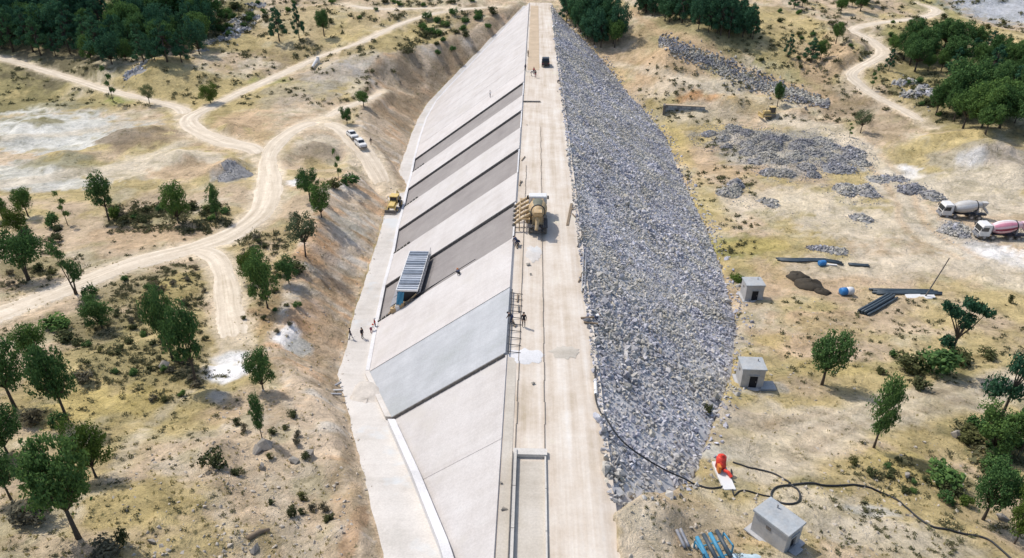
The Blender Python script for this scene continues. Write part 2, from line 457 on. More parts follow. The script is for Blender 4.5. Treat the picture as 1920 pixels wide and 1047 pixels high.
# ------------------------------------------------------------------ dirt roads: photo position, half width in metres, level below crest or None
def spline(pts, step=1.2):
    """Catmull-Rom through (x, y, z, w) rows"""
    P = np.array(pts, float); out = []
    Q = np.vstack([2 * P[0] - P[1], P, 2 * P[-1] - P[-2]])
    for i in range(1, len(Q) - 2):
        L = np.linalg.norm(Q[i + 1, :2] - Q[i, :2]); n = max(2, int(L / step))
        for k in range(n):
            t = k / n
            out.append(0.5 * ((2 * Q[i]) + (-Q[i - 1] + Q[i + 1]) * t + (2 * Q[i - 1] - 5 * Q[i] + 4 * Q[i + 1] - Q[i + 2]) * t * t + (-Q[i - 1] + 3 * Q[i] - 3 * Q[i + 1] + Q[i + 2]) * t ** 3))
    out.append(P[-1]); return np.array(out)
ROADS = [
    ('main', [(-120, 640, 3.0), (0, 590, 3.0), (130, 540, 3.0), (260, 492, 3.0), (380, 462, 3.1), (450, 430, 3.2), (492, 392, 3.4), (505, 345, 3.2), (503, 300, 2.6), (520, 268, 2.6), (560, 238, 2.8), (605, 222, 2.6)]),
    ('fork', [(300, 482, 1.6), (360, 470, 2.0), (403, 482, 2.4), (421, 520, 2.3), (430, 580, 2.3), (438, 625, 2.3), (439, 658, 2.2)]),
    ('ramp', [(585, 226, 2.6), (630, 236, 2.8), (665, 262, 3.0), (690, 295, 3.4), (712, 330, 3.2), (728, 360, 2.4)]),
    ('hill', [(494, 298, 2.6), (470, 278, 2.8), (420, 265, 3.4), (370, 245, 3.4), (355, 222, 3.0), (400, 198, 2.5), (480, 160, 2.5), (590, 112, 2.5), (680, 76, 2.5), (760, 42, 2.5), (830, 22, 2.5), (930, 12, 2.4)]),
    ('terrace', [(345, 222, 2.6), (340, 205, 2.4), (290, 190, 2.2), (200, 168, 2.2), (110, 140, 2.2), (0, 108, 2.2), (-90, 85, 2.2)]),
    ('spur', [(600, 226, 2.4), (640, 206, 2.2), (690, 184, 2.0), (720, 172, 1.6)]),
    ('upper', [(640, 6, 2.4), (700, 17, 2.3), (780, 16, 2.3), (850, 14, 2.2)]),
    ('bend', [(1745, 240, 2.2), (1700, 210, 2.2), (1640, 180, 2.4), (1605, 155, 2.6), (1598, 135, 2.8), (1640, 110, 2.8), (1655, 98, 2.8), (1628, 72, 2.6), (1600, 55, 2.6), (1640, 44, 2.6), (1720, 34, 2.6), (1755, 22, 2.6), (1722, 4, 2.4)]),
]
ROADPATH = {}
for nm, pts in ROADS:
    rows = []
    for p in pts:
        c = site(p[0], p[1]); rows.append((c.x, c.y, c.z, p[2]))
    S = spline(rows)
    k = np.ones(15) / 15; zp = np.pad(S[:, 2], 7, mode='edge'); S[:, 2] = np.convolve(zp, k, 'valid')
    ROADPATH[nm] = S
S = ROADPATH['ramp']; S[-1, 2] = -float(dup_(S[-1, 1])) + 0.1
S[-22:, 2] = np.linspace(S[-22, 2], S[-1, 2], 22)
def near_path(S, x, y, reach):
    """distance to the path, its level and half width there (only inside reach)"""
    D = np.full(x.shape, 1e9); Z = np.zeros(x.shape); W = np.ones(x.shape)
    m = (x > S[:, 0].min() - reach) & (x < S[:, 0].max() + reach) & (y > S[:, 1].min() - reach) & (y < S[:, 1].max() + reach)
    idx = np.nonzero(m)
    xs, ys = x[idx], y[idx]
    for s in range(0, len(xs), 20000):
        e = slice(s, s + 20000)
        d2 = (xs[e, None] - S[None, :, 0]) ** 2 + (ys[e, None] - S[None, :, 1]) ** 2
        k = d2.argmin(1)
        sub = tuple(i[e] for i in idx)
        D[sub] = np.sqrt(d2[np.arange(len(k)), k]); Z[sub] = S[k, 2]; W[sub] = S[k, 3]
    return D, Z, W
rough = (0.30 * np.abs(fbm(GX / 9, GY / 9, 33, 3)) + 0.55 * fbm(GX / 14, GY / 14, 3, 3) + 0.40 * fbm(GX / 4.5, GY / 4.5, 5, 3) + 0.16 * fbm(GX / 1.3, GY / 1.3, 9, 3))
far = sstep(180, 420, GY)
rough = rough * (1 + 1.5 * far) + sstep(300, 600, GY) * 9 * fbm(GX / 70, GY / 70, 21, 4)
du_ = dup_(GY); onb = ((XU - SU * du_ - np.interp(GY, PW_Y, PW_W)) - GX)
benchmask = ((du_ > 0.05) & (onb < 0.0) & (GX < 0)) | ((GX > XU - 1) & (GX < XD + 1.5 + SD * ddn_(GY)) & (GY < 292))
edge_soft = np.where(du_ > 0.05, sstep(0.0, 1.5, onb), 1.0); edge_soft = np.where(GX > XU, sstep(0.3, 5.0, GX - XD - SD * ddn_(GY)), edge_soft)
rough *= np.where(GY < 292, edge_soft, 1.0)
rough += np.where((du_ > 0.5) & (onb > 0.2) & (onb < 16) & (GX < 0) & (GY < 280), (0.45 * fbm(GX / 2.4 + GY / 6, GY / 3.2, 101, 4)) * sstep(0.2, 1.4, onb), 0)
GZ += np.where(benchmask, 0, rough)
ROADMASK = np.zeros_like(GZ)
for nm in ROADPATH:
    D, Z, W = near_path(ROADPATH[nm], GX, GY, 14)
    w = 1 - sstep(W * 0.95, W * 1.0 + 2.6, D)
    GZ = np.where(D < 50, GZ * (1 - w) + (Z - 0.05) * w, GZ)
    ROADMASK = np.maximum(ROADMASK, np.where(D < 50, 1 - sstep(W * 0.7, W * 1.0 + 1.2 + 1.9 * fbm(GX / 1.8, GY / 1.8, 31, 3), D), 0))
_lim = dam_top(GX, GY) - 0.25
_lim = np.where(GX < XU - SU * du_ + 0.6, 1e3, _lim)
_ins = (GX > XU - SU * du_) & (GX < XD + SD * ddn_(GY)) & (GY < 289) & (GX > -60) & (GX < 60)
GZ = np.where(_ins, np.minimum(GZ, _lim), GZ)

# ------------------------------------------------------------------ soil colours
C_STRAW = np.array((0.44, 0.36, 0.18)); C_DIRT = np.array((0.50, 0.40, 0.285)); C_PALE = np.array((0.58, 0.515, 0.405)); C_SILT = np.array((0.56, 0.56, 0.52))
C_ORANGE = np.array((0.42, 0.25, 0.13)); C_BROWN = np.array((0.27, 0.21, 0.14)); C_GREEN = np.array((0.24, 0.27, 0.085)); C_YELLOW = np.array((0.46, 0.375, 0.15))
C_WHITE = np.array((0.78, 0.78, 0.78)); C_GREY = np.array((0.36, 0.355, 0.34)); C_DARK = np.array((0.12, 0.105, 0.08)); C_ROAD = np.array((0.64, 0.55, 0.42)); C_OLIVE = np.array((0.235, 0.215, 0.105))
C_TAN = np.array((0.52, 0.385, 0.25))
n1 = fbm(GX / 22, GY / 22, 51, 4); n2 = fbm(GX / 6, GY / 6, 61, 4); n3 = fbm(GX / 2.0, GY / 2.0, 71, 3); n4 = fbm(GX / 0.8, GY / 0.8, 73, 2) * (GY < 130)
def lay(c, w):
    global GC
    GC = GC * (1 - w[..., None]) + c * w[..., None]
GC = np.broadcast_to(C_DIRT, GX.shape + (3,)).copy()
lay(C_STRAW, sstep(-0.15, 0.25, n1 + 0.5 * n2 - 0.02) * 0.9)
lay(C_PALE, 0.7 * sstep(0.2, 0.6, n2 - 0.6 * n1))
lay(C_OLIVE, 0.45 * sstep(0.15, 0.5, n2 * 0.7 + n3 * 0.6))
SOIL = [  # photo position, radii in pixels, colour, strength
    (60, 235, 190, 34, C_SILT, 1.0), (120, 270, 150, 20, C_SILT, 1.0), (60, 325, 170, 24, C_SILT, 0.9), (250, 325, 150, 20, C_PALE, 0.9), (40, 205, 130, 12, C_SILT, 1), (330, 285, 130, 22, C_PALE, 0.9), (90, 345, 150, 14, C_SILT, .8),
    (120, 305, 110, 12, C_OLIVE, 0.7), (250, 250, 75, 18, C_BROWN, 0.8), (250, 268, 50, 10, C_BROWN, .5), (430, 250, 38, 12, C_BROWN, .8), (430, 325, 40, 14, C_GREY, 0.9), (90, 228, 50, 6, C_OLIVE, .8), (120, 196, 160, 9, C_OLIVE, 0.7),
    (350, 320, 90, 16, C_TAN, 0.8), (450, 270, 80, 20, C_TAN, .7), (460, 225, 90, 20, C_TAN, .8), (440, 175, 120, 30, C_STRAW, .8), (620, 140, 60, 22, C_GREY, .45), (560, 170, 80, 22, C_GREY, .35), (500, 155, 50, 8, C_GREEN, .6), (590, 265, 50, 16, C_PALE, .9), (590, 285, 50, 10, C_BROWN, .6), (620, 315, 60, 12, C_YELLOW, .5),
    (300, 145, 90, 26, C_STRAW, .8), (180, 145, 60, 22, C_PALE, .7), (60, 160, 120, 22, C_YELLOW, .45), (60, 160, 120, 30, C_STRAW, .8), (230, 185, 40, 7, C_GREEN, .8),
    (560, 108, 110, 10, C_BROWN, .7), (690, 170, 50, 16, C_PALE, .7), (730, 215, 35, 50, C_BROWN, .75), (690, 215, 45, 30, C_STRAW, .6), (800, 130, 70, 16, C_BROWN, .75), (770, 175, 40, 26, C_BROWN, .7), (880, 60, 50, 30, C_BROWN, .7), (760, 80, 90, 20, C_STRAW, .9), (680, 115, 50, 12, C_GREY, .6),
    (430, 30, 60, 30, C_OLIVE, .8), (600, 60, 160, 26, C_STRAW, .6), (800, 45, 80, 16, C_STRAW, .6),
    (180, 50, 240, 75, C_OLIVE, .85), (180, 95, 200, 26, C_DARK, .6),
    (150, 430, 130, 28, C_DIRT, .9), (280, 440, 120, 26, C_TAN, .7), (430, 400, 60, 22, C_STRAW, .7), (300, 410, 120, 16, C_OLIVE, .7), (60, 500, 80, 28, C_OLIVE, .7), (590, 350, 40, 24, C_TAN, .6),
    (270, 540, 110, 40, C_OLIVE, .6), (330, 540, 60, 36, C_YELLOW, .5), (160, 620, 130, 40, C_OLIVE, .7), (520, 560, 70, 70, C_BROWN, .55), (490, 600, 60, 50, C_ORANGE, .35), (560, 660, 40, 50, C_ORANGE, .45), (500, 440, 60, 28, C_BROWN, .4),
    (250, 680, 130, 50, C_OLIVE, .55), (150, 770, 110, 60, C_YELLOW, .7), (280, 760, 110, 34, C_YELLOW, .55), (330, 800, 110, 40, C_STRAW, .8), (280, 930, 150, 70, C_STRAW, .85), (250, 960, 110, 60, C_YELLOW, .3), (470, 850, 110, 90, C_DIRT, .8), (520, 960, 130, 90, C_DIRT, .8), (430, 1000, 90, 40, C_STRAW, .5), (90, 1030, 130, 40, C_DIRT, .7), (420, 780, 60, 24, C_TAN, .5), (560, 730, 50, 40, C_TAN, .6),
    (522, 328, 12, 14, C_WHITE, .9), (552, 342, 16, 9, C_WHITE, .9),
    # right
    (1300, 60, 130, 40, C_OLIVE, .8), (1180, 110, 60, 30, C_TAN, .5), (1260, 120, 90, 24, C_TAN, .8), (1310, 160, 120, 12, C_PALE, .7), (1300, 182, 60, 6, C_ORANGE, 1.0), (1350, 186, 80, 5, C_ORANGE, .8), (1420, 190, 90, 8, C_YELLOW, .5), (1300, 210, 110, 12, C_PALE, .7), (1390, 215, 130, 6, C_BROWN, .3),
    (1480, 120, 80, 20, C_GREEN, .4), (1470, 60, 90, 40, C_STRAW, .7), (1560, 105, 70, 18, C_TAN, .9), (1560, 175, 120, 24, C_BROWN, .4), (1640, 210, 120, 22, C_BROWN, .4), (1700, 80, 40, 20, C_GREEN, .5), (1800, 130, 130, 60, C_OLIVE, .8), (1820, 220, 120, 40, C_OLIVE, .7), (1780, 260, 130, 12, C_STRAW, 1), (1870, 60, 70, 22, C_YELLOW, .6), (1860, 12, 110, 22, C_GREY, 1.0), (1880, 10, 120, 14, np.array((.42, .44, .47)), 1.0), (1740, 12, 60, 20, C_GREEN, .4),
    (1460, 275, 170, 40, C_GREY, .75), (1300, 300, 60, 30, C_TAN, .7), (1265, 270, 22, 60, C_YELLOW, .55), (1370, 320, 90, 12, C_TAN, .7), (1330, 380, 40, 60, C_YELLOW, .5), (1380, 460, 90, 28, C_GREEN, .55), (1430, 460, 70, 20, C_YELLOW, .7), (1500, 380, 200, 34, C_PALE, .75), (1620, 420, 170, 40, C_PALE, .85), (1700, 340, 70, 22, C_WHITE, .55), (1700, 325, 40, 10, C_WHITE, .8), (1820, 300, 26, 7, C_WHITE, .9), (1850, 310, 110, 30, C_GREY, .5), (1800, 350, 150, 26, C_PALE, .8), (1850, 380, 120, 22, C_PALE, .8), (1850, 470, 90, 16, C_WHITE, .8), (1890, 490, 60, 20, C_WHITE, .6), (1780, 440, 60, 26, C_GREY, .6),
    (1650, 500, 260, 24, C_PALE, .6), (1500, 520, 120, 40, C_TAN, .6), (1550, 600, 150, 30, C_TAN, .7), (1600, 620, 170, 26, C_STRAW, .5), (1850, 560, 60, 20, C_STRAW, .7), (1450, 650, 90, 34, C_TAN, .6), (1440, 640, 40, 20, C_YELLOW, .5), (1700, 620, 130, 22, C_DIRT, .8), (1570, 690, 80, 20, C_YELLOW, .5), (1740, 690, 120, 26, C_OLIVE, .8), (1440, 790, 130, 30, C_DIRT, .9), (1560, 780, 160, 30, C_PALE, .6), (1390, 840, 80, 20, C_OLIVE, .35), (1350, 850, 60, 24, C_SILT, .8), (1400, 890, 70, 26, C_PALE, .8), (1497, 893, 25, 20, C_OLIVE, .75), (1510, 910, 22, 8, C_OLIVE, .6),
    (1700, 880, 100, 40, C_YELLOW, .75), (1640, 880, 60, 40, C_STRAW, .6), (1780, 900, 60, 40, C_OLIVE, .7), (1870, 830, 90, 60, C_OLIVE, .7), (1560, 960, 160, 60, C_PALE, .75), (1700, 1010, 160, 50, C_PALE, .6), (1250, 960, 90, 40, C_TAN, .6), (1280, 900, 60, 16, C_GREY, .7), (1390, 1000, 70, 40, C_TAN, .4), (1640, 960, 60, 14, C_SILT, .7), (1400, 735, 70, 12, C_GREY, .5), (1460, 725, 20, 14, C_GREY, .6), (1330, 760, 40, 60, C_GREY, .6), (1370, 640, 40, 50, C_GREY, .5),
    (1195, 990, 60, 110, C_ROAD, .85),
]
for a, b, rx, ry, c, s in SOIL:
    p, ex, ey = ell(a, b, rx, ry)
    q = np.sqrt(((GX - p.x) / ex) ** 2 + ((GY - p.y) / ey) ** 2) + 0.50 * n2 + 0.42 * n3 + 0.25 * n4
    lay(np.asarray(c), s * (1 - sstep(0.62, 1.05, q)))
# cut bank: grey marl with rusty streaks running down it
cut = np.where((du_ > 1.0) & (onb > 0.0) & (GX < 0), (1 - sstep(0.4, 1.6, onb - 1.5 * np.maximum(GZ0 + du_, 0) - 1.0)), 0) * (GY < 275)
streak = fbm(GX * 0.10 + GY * 0.75, GY * 0.16 - GX * 0.10, 91, 4)
lay(np.array((0.56, 0.46, 0.345)), cut * 0.95)
lay(np.array((0.58, 0.375, 0.22)), cut * sstep(0.05, 0.45, streak + 0.6 * n1 + 0.3 * n3) * 0.7)
lay(np.array((0.64, 0.63, 0.59)), cut * sstep(0.1, 0.55, -streak + 0.5 * n2 + 0.3 * n3) * 0.6)
lay(C_BROWN, cut * sstep(0.15, 0.5, n2 + 0.5 * n3) * 0.5)
lay(C_BROWN, cut * sstep(-0.2, 0.3, n2 + 0.2) * sstep(165, 205, GY) * 0.8)
for a, b, rx, ry, c, s in [(592, 470, 34, 60, C_ORANGE, .55), (580, 590, 30, 60, C_ORANGE, .5), (610, 640, 34, 50, C_TAN, .6), (632, 720, 22, 40, C_BROWN, .5), (645, 860, 16, 60, C_BROWN, .6), (668, 980, 16, 70, C_ORANGE, .55), (655, 930, 20, 60, C_TAN, .6), (640, 500, 26, 40, C_GREY, .4), (655, 420, 30, 30, C_SILT, .6)]:
    p, ex, ey = ell(a, b, rx, ry)
    q = np.sqrt(((GX - p.x) / ex) ** 2 + ((GY - p.y) / ey) ** 2) + 0.5 * n2 + 0.5 * n3 + 0.5 * streak
    lay(np.asarray(c), s * (1 - sstep(0.6, 1.15, q)) * (onb > 0.1))
lay(C_ROAD, ROADMASK * (0.9 + 0.1 * n3))
for a, b, rx, ry, c, s in [(428, 694, 66, 42, C_WHITE, 1.0), (436, 672, 46, 20, C_WHITE, 1), (405, 738, 36, 20, C_GREY, .85), (535, 630, 24, 22, C_WHITE, .9), (562, 655, 18, 14, C_SILT, .9)]:
    p, ex, ey = ell(a, b, rx, ry)
    q = np.sqrt(((GX - p.x) / ex) ** 2 + ((GY - p.y) / ey) ** 2) + 0.6 * n2 + 0.4 * n3
    lay(np.asarray(c), s * (1 - sstep(0.6, 1.0, q)))
# wheel tracks and footpaths worn into the ground
TRACKS = [([(2000, 700), (1900, 715), (1780, 745), (1680, 762), (1580, 792), (1490, 832), (1430, 860)], 3.0, C_PALE, .75), ([(2000, 690), (1880, 702), (1760, 735), (1650, 755), (1540, 800), (1470, 850)], 0.45, C_BROWN, .4), ([(2000, 712), (1880, 728), (1770, 760), (1660, 782), (1560, 818), (1480, 862)], 0.45, C_BROWN, .4),
          ([(1990, 560), (1880, 528), (1760, 490), (1640, 500), (1500, 510)], 2.6, C_PALE, .6), ([(1910, 520), (1800, 478), (1720, 420), (1690, 350), (1640, 300), (1600, 270), (1560, 242), (1450, 224)], 3.2, C_PALE, .8), ([(1800, 484), (1700, 430), (1670, 360), (1610, 290)], 0.5, C_TAN, .55), ([(1840, 484), (1740, 425), (1705, 350), (1650, 290)], 0.5, C_TAN, .55),
          ([(355, 735), (300, 780), (250, 830), (215, 900)], 0.6, C_PALE, .55), ([(500, 900), (530, 960), (570, 1040)], 0.9, C_PALE, .5), ([(400, 930), (430, 980), (470, 1040)], 0.5, C_PALE, .45), ([(1420, 800), (1480, 790), (1560, 770)], 0.4, C_BROWN, .4), ([(1500, 880), (1420, 870), (1380, 850), (1370, 800), (1440, 760)], 1.6, C_PALE, .5), ([(1200, 960), (1300, 985), (1420, 960), (1560, 990), (1800, 1030)], 1.4, C_PALE, .45),
          ([(1740, 360), (1800, 345), (1900, 350)], 1.6, C_PALE, .6), ([(0, 345), (120, 330), (260, 300), (340, 270)], 2.4, C_PALE, .7), ([(0, 262), (140, 250), (300, 225)], 1.6, C_PALE, .6), ([(1180, 20), (1240, 60), (1330, 95), (1450, 150), (1560, 185)], 1.6, C_TAN, .7), ([(1150, 120), (1280, 150), (1420, 185), (1500, 200)], 1.6, C_PALE, .6)]
for pix, w, c, s in TRACKS:
    rows = [];
    for a, b in pix: p = site(a, b); rows.append((p.x, p.y, p.z, w))
    D, Z, W = near_path(spline(rows), GX, GY, 8)
    lay(np.asarray(c), np.where(D < 50, s * (1 - sstep(w * 0.6, w * 1.25 + 0.5, D + w * 0.5 * n2 + 0.3 * n3)), 0))
GC *= (1 + 0.16 * n3 + 0.10 * n2)[..., None]
GC = np.clip(GC * np.array((1.02, 0.99, 0.94)), 0.02, 0.85)

# ------------------------------------------------------------------ ground sheet
m, nt, b = newmat('soil')
at = N(nt, 'ShaderNodeAttribute', attribute_name='Col')
P = world_pos(nt)
fine = noise(nt, 1.6, 6, 0.75, P); vfine = noise(nt, 7.0, 4, 0.7, P); mid = noise(nt, 0.35, 5, 0.65, P)
f = mathn(nt, 'ADD', mathn(nt, 'MULTIPLY', fine, 0.5), mathn(nt, 'ADD', mathn(nt, 'MULTIPLY', vfine, 0.25), mathn(nt, 'MULTIPLY', mid, 0.25)))
mot = noise(nt, 0.14, 9, 0.74, P, 0.6); mot2 = noise(nt, 0.45, 7, 0.72, P, 0.9)
c0 = mix(nt, 1.0, at.outputs['Color'], ramp(nt, mot, [(0.34, (0.66, 0.66, 0.60)), (0.48, g3(0.97)), (0.62, (1.22, 1.21, 1.22))]), 'MULTIPLY')
c0 = mix(nt, ramp(nt, mot2, [(0.53, g3(0)), (0.66, g3(0.42))]), c0, mix(nt, 1.0, at.outputs['Color'], (0.56, 0.54, 0.42), 'MULTIPLY'))
c1 = mix(nt, 1.0, c0, ramp(nt, f, [(0.34, g3(0.62)), (0.48, g3(1.0)), (0.64, g3(1.30))]), 'MULTIPLY')
speck = ramp(nt, mathn(nt, 'MULTIPLY', noise(nt, 0.9, 3, 0.6, P), noise(nt, 2.6, 3, 0.8, P)), [(0.31, g3(0)), (0.38, g3(1))])
lum = N(nt, 'ShaderNodeRGBToBW'); nt.links.new(at.outputs['Color'], lum.inputs[0])
sfac = mathn(nt, 'MULTIPLY', speck, ramp(nt, lum.outputs[0], [(0.36, g3(0.75)), (0.54, g3(0.0))]))
c2 = mix(nt, sfac, c1, (0.10, 0.10, 0.045))
nt.links.new(c2, b.inputs['Base Color'])
b.inputs['Roughness'].default_value = 1.0; b.inputs['Specular IOR Level'].default_value = 0.1
bump(nt, b, mathn(nt, 'ADD', f, mathn(nt, 'MULTIPLY', mot2, 1.6)), 0.9, 0.5)
M_SOIL = m
idx = np.arange(NR * NCOL).reshape(NR, NCOL)
F = np.stack([idx[:-1, :-1], idx[:-1, 1:], idx[1:, 1:], idx[1:, :-1]], -1).reshape(-1, 4)
me = fast_mesh('ground', np.stack([GX, GY, GZ], -1).reshape(-1, 3), F, M_SOIL, True, GC.reshape(-1, 3))
tag(link(bpy.data.objects.new('ground', me)), kind='structure')

# ------------------------------------------------------------------ road sheets
m, nt, b = newmat('road_dirt')
P = world_pos(nt)
at = N(nt, 'ShaderNodeAttribute', attribute_name='Col')
sep = N(nt, 'ShaderNodeSeparateColor'); nt.links.new(at.outputs['Color'], sep.inputs[0])
f = mathn(nt, 'ADD', mathn(nt, 'MULTIPLY', noise(nt, 0.5, 5, 0.7, P), 0.6), mathn(nt, 'MULTIPLY', noise(nt, 4.0, 4, 0.7, P), 0.4))
base = ramp(nt, f, [(0.3, (0.50, 0.42, 0.315)), (0.52, (0.64, 0.55, 0.43)), (0.72, (0.74, 0.67, 0.55))])
rut = mathn(nt, 'MULTIPLY', sep.outputs[0], mathn(nt, 'ADD', 0.15, noise(nt, 0.25, 4, 0.7, P)))
cv = N(nt, 'ShaderNodeCombineXYZ'); nt.links.new(mathn(nt, 'MULTIPLY', sep.outputs[1], 8.0), cv.inputs[0]); nt.links.new(mathn(nt, 'MULTIPLY', sep.outputs[2], 9.0), cv.inputs[1])
st = noise(nt, 1.0, 4, 0.7, cv.outputs[0])
base = mix(nt, 1.0, base, ramp(nt, st, [(0.34, (0.80, 0.78, 0.74)), (0.5, g3(1.0)), (0.66, g3(1.12))]), 'MULTIPLY')
nt.links.new(mix(nt, mathn(nt, 'MULTIPLY', rut, 0.8), base, (0.42, 0.35, 0.26)), b.inputs['Base Color'])
b.inputs['Roughness'].default_value = 1.0; b.inputs['Specular IOR Level'].default_value = 0.1
bump(nt, b, f, 0.5, 0.15)
M_ROAD = m
XS = np.linspace(-1, 1, 13)
for nm, S in ROADPATH.items():
    T = np.gradient(S[:, :2], axis=0); T /= np.linalg.norm(T, axis=1)[:, None] + 1e-9
    Nn = np.stack([T[:, 1], -T[:, 0]], 1)
    jit = 1 + 0.30 * fbm(S[:, 0] / 9, S[:, 1] / 9, 13, 3)
    V = np.zeros((len(S), 13, 3)); K = np.zeros((len(S), 13, 3))
    for k, s in enumerate(XS):
        off = s * (S[:, 3] * 0.88) * jit
        V[:, k, 0] = S[:, 0] + Nn[:, 0] * off; V[:, k, 1] = S[:, 1] + Nn[:, 1] * off
        V[:, k, 2] = -0.9 * np.exp(-np.minimum(np.arange(len(S)), np.arange(len(S))[::-1]) / 1.6) + np.maximum(height(V[:, k, 0], V[:, k, 1]), S[:, 2] - 0.4) * 0.65 + S[:, 2] * 0.35 + 0.10 - 0.42 * abs(s) ** 6 - 0.05 * math.exp(-((abs(s) - 0.4) / 0.12) ** 2)
        K[:, k, 0] = math.exp(-((abs(s) - 0.42) / 0.11) ** 2); K[:, k, 1] = s * 0.5 + 0.5; K[:, k, 2] = np.arange(len(S)) * 0.01
    ix = np.arange(len(S) * 13).reshape(len(S), 13)
    F = np.stack([ix[:-1, :-1], ix[:-1, 1:], ix[1:, 1:], ix[1:, :-1]], -1).reshape(-1, 4)[:, ::-1]
    me = fast_mesh('dirt_road', V.reshape(-1, 3), F, M_ROAD, True, K.reshape(-1, 3))
    tag(link(bpy.data.objects.new('dirt_road', me)), kind='structure')

# ------------------------------------------------------------------ dam materials
def concrete(name, lo, mid_, hi, streak=0.35, rot=0.0, stain=None, lim=(0.32, 0.5, 0.7)):
    m, nt, b = newmat(name)
    P = world_pos(nt); Ps = world_pos(nt, (0.06, 1.4, 0.06))
    f = mathn(nt, 'ADD', mathn(nt, 'MULTIPLY', noise(nt, 0.22, 6, 0.65, P), 1 - streak), mathn(nt, 'MULTIPLY', noise(nt, 0.8, 4, 0.7, Ps), streak))
    c = ramp(nt, f, [(lim[0], lo), (lim[1], mid_), (lim[2], hi)])
    g = noise(nt, 6.0, 4, 0.7, P)
    c = mix(nt, 1.0, c, ramp(nt, g, [(0.35, g3(0.90)), (0.65, g3(1.06))]), 'MULTIPLY')
    oi = N(nt, 'ShaderNodeObjectInfo'); c = mix(nt, 1.0, c, ramp(nt, oi.outputs['Random'], [(0.0, g3(0.955)), (1.0, (1.035, 1.03, 1.03))]), 'MULTIPLY')
    pl = noise(nt, 1.0, 3, 0.6, world_pos(nt, (1.1, 0.03, 1.1))); c = mix(nt, 1.0, c, ramp(nt, pl, [(0.36, g3(0.975)), (0.5, g3(1.0)), (0.62, g3(1.015))]), 'MULTIPLY')
    if stain:
        c = mix(nt, ramp(nt, noise(nt, 0.12, 4, 0.7, P), [(0.56, g3(0)), (0.66, g3(0.55))]), c, stain)
    nt.links.new(c, b.inputs['Base Color'])
    b.inputs['Roughness'].default_value = 0.9; b.inputs['Specular IOR Level'].default_value = 0.25
    bump(nt, b, g, 0.25, 0.03)
    return m
M_SLAB = concrete('slab_concrete', (0.435, 0.402, 0.375), (0.495, 0.466, 0.443), (0.54, 0.515, 0.495), 0.3, stain=(0.455, 0.425, 0.385), lim=(0.34, 0.5, 0.66))
M_WET = concrete('fresh_slab_concrete', (0.31, 0.325, 0.32), (0.355, 0.365, 0.375), (0.43, 0.44, 0.45), 0.3)
M_BED = concrete('bedding_concrete', (0.205, 0.185, 0.175), (0.245, 0.225, 0.212), (0.29, 0.27, 0.252), 0.3)
M_PLINTH = concrete('plinth_concrete', (0.45, 0.42, 0.375), (0.55, 0.515, 0.47), (0.62, 0.59, 0.545), 0.25, stain=(0.50, 0.54, 0.56))
M_CURB = concrete('kerb_concrete', (0.52, 0.51, 0.50), (0.61, 0.60, 0.59), (0.67, 0.66, 0.65), 0.2)
M_FORM = plain('dark_formwork', (0.085, 0.08, 0.075), 0.8, dust=0.25)
M_STEEL = plain('dark_steel', (0.06, 0.06, 0.065), 0.6, 0.4)

m, nt, b = newmat('crest_gravel')
P = world_pos(nt); Ps = world_pos(nt, (0.9, 0.03, 0.5))
f = mathn(nt, 'ADD', mathn(nt, 'MULTIPLY', noise(nt, 0.18, 6, 0.7, P), 0.5), mathn(nt, 'MULTIPLY', noise(nt, 1.0, 4, 0.65, Ps), 0.5))
c = ramp(nt, f, [(0.34, (0.40, 0.33, 0.24)), (0.46, (0.53, 0.455, 0.37)), (0.55, (0.60, 0.535, 0.455)), (0.66, (0.66, 0.62, 0.56))])
c = mix(nt, ramp(nt, noise(nt, 0.09, 5, 0.75, P), [(0.60, g3(0)), (0.70, g3(0.35))]), c, (0.52, 0.49, 0.30))
c = mix(nt, 1.0, c, ramp(nt, noise(nt, 3.0, 6, 0.8, P, 1.0), [(0.30, g3(0.90)), (0.62, g3(1.04))]), 'MULTIPLY')
nt.links.new(c, b.inputs['Base Color'])
b.inputs['Roughness'].default_value = 1.0; b.inputs['Specular IOR Level'].default_value = 0.1
bump(nt, b, noise(nt, 1.6, 5, 0.6, Ps), 0.25, 0.06)
M_CREST = m
M_STRIP = concrete('parapet_strip_soil', (0.41, 0.365, 0.30), (0.49, 0.445, 0.375), (0.56, 0.52, 0.46), 0.3, stain=(0.40, 0.355, 0.29))
M_CHAN = concrete('channel_concrete', (0.46, 0.43, 0.38), (0.54, 0.51, 0.46), (0.60, 0.57, 0.53), 0.2)
M_RAIL = plain('dusty_rail', (0.20, 0.17, 0.14), 0.9)
M_OCHRE = plain('ochre_fill', (0.47, 0.37, 0.26), 1.0, 0, 0.2, 0.3, 0.1)

dam = thing('rockfill_dam', 'long pale rockfill dam under construction with concrete faced left slope and grey riprap right slope', 'dam', (0, 0, 0))

def sheet(name, rows, mat, parent, smooth=False):
    """rows of equal length of points -> one mesh"""
    V = np.array(rows, float); n, k = V.shape[:2]
    ix = np.arange(n * k).reshape(n, k)
    F = np.stack([ix[:-1, :-1], ix[:-1, 1:], ix[1:, 1:], ix[1:, :-1]], -1).reshape(-1, 4)
    return link(bpy.data.objects.new(name, fast_mesh(name, V.reshape(-1, 3), F, mat, smooth)), parent)

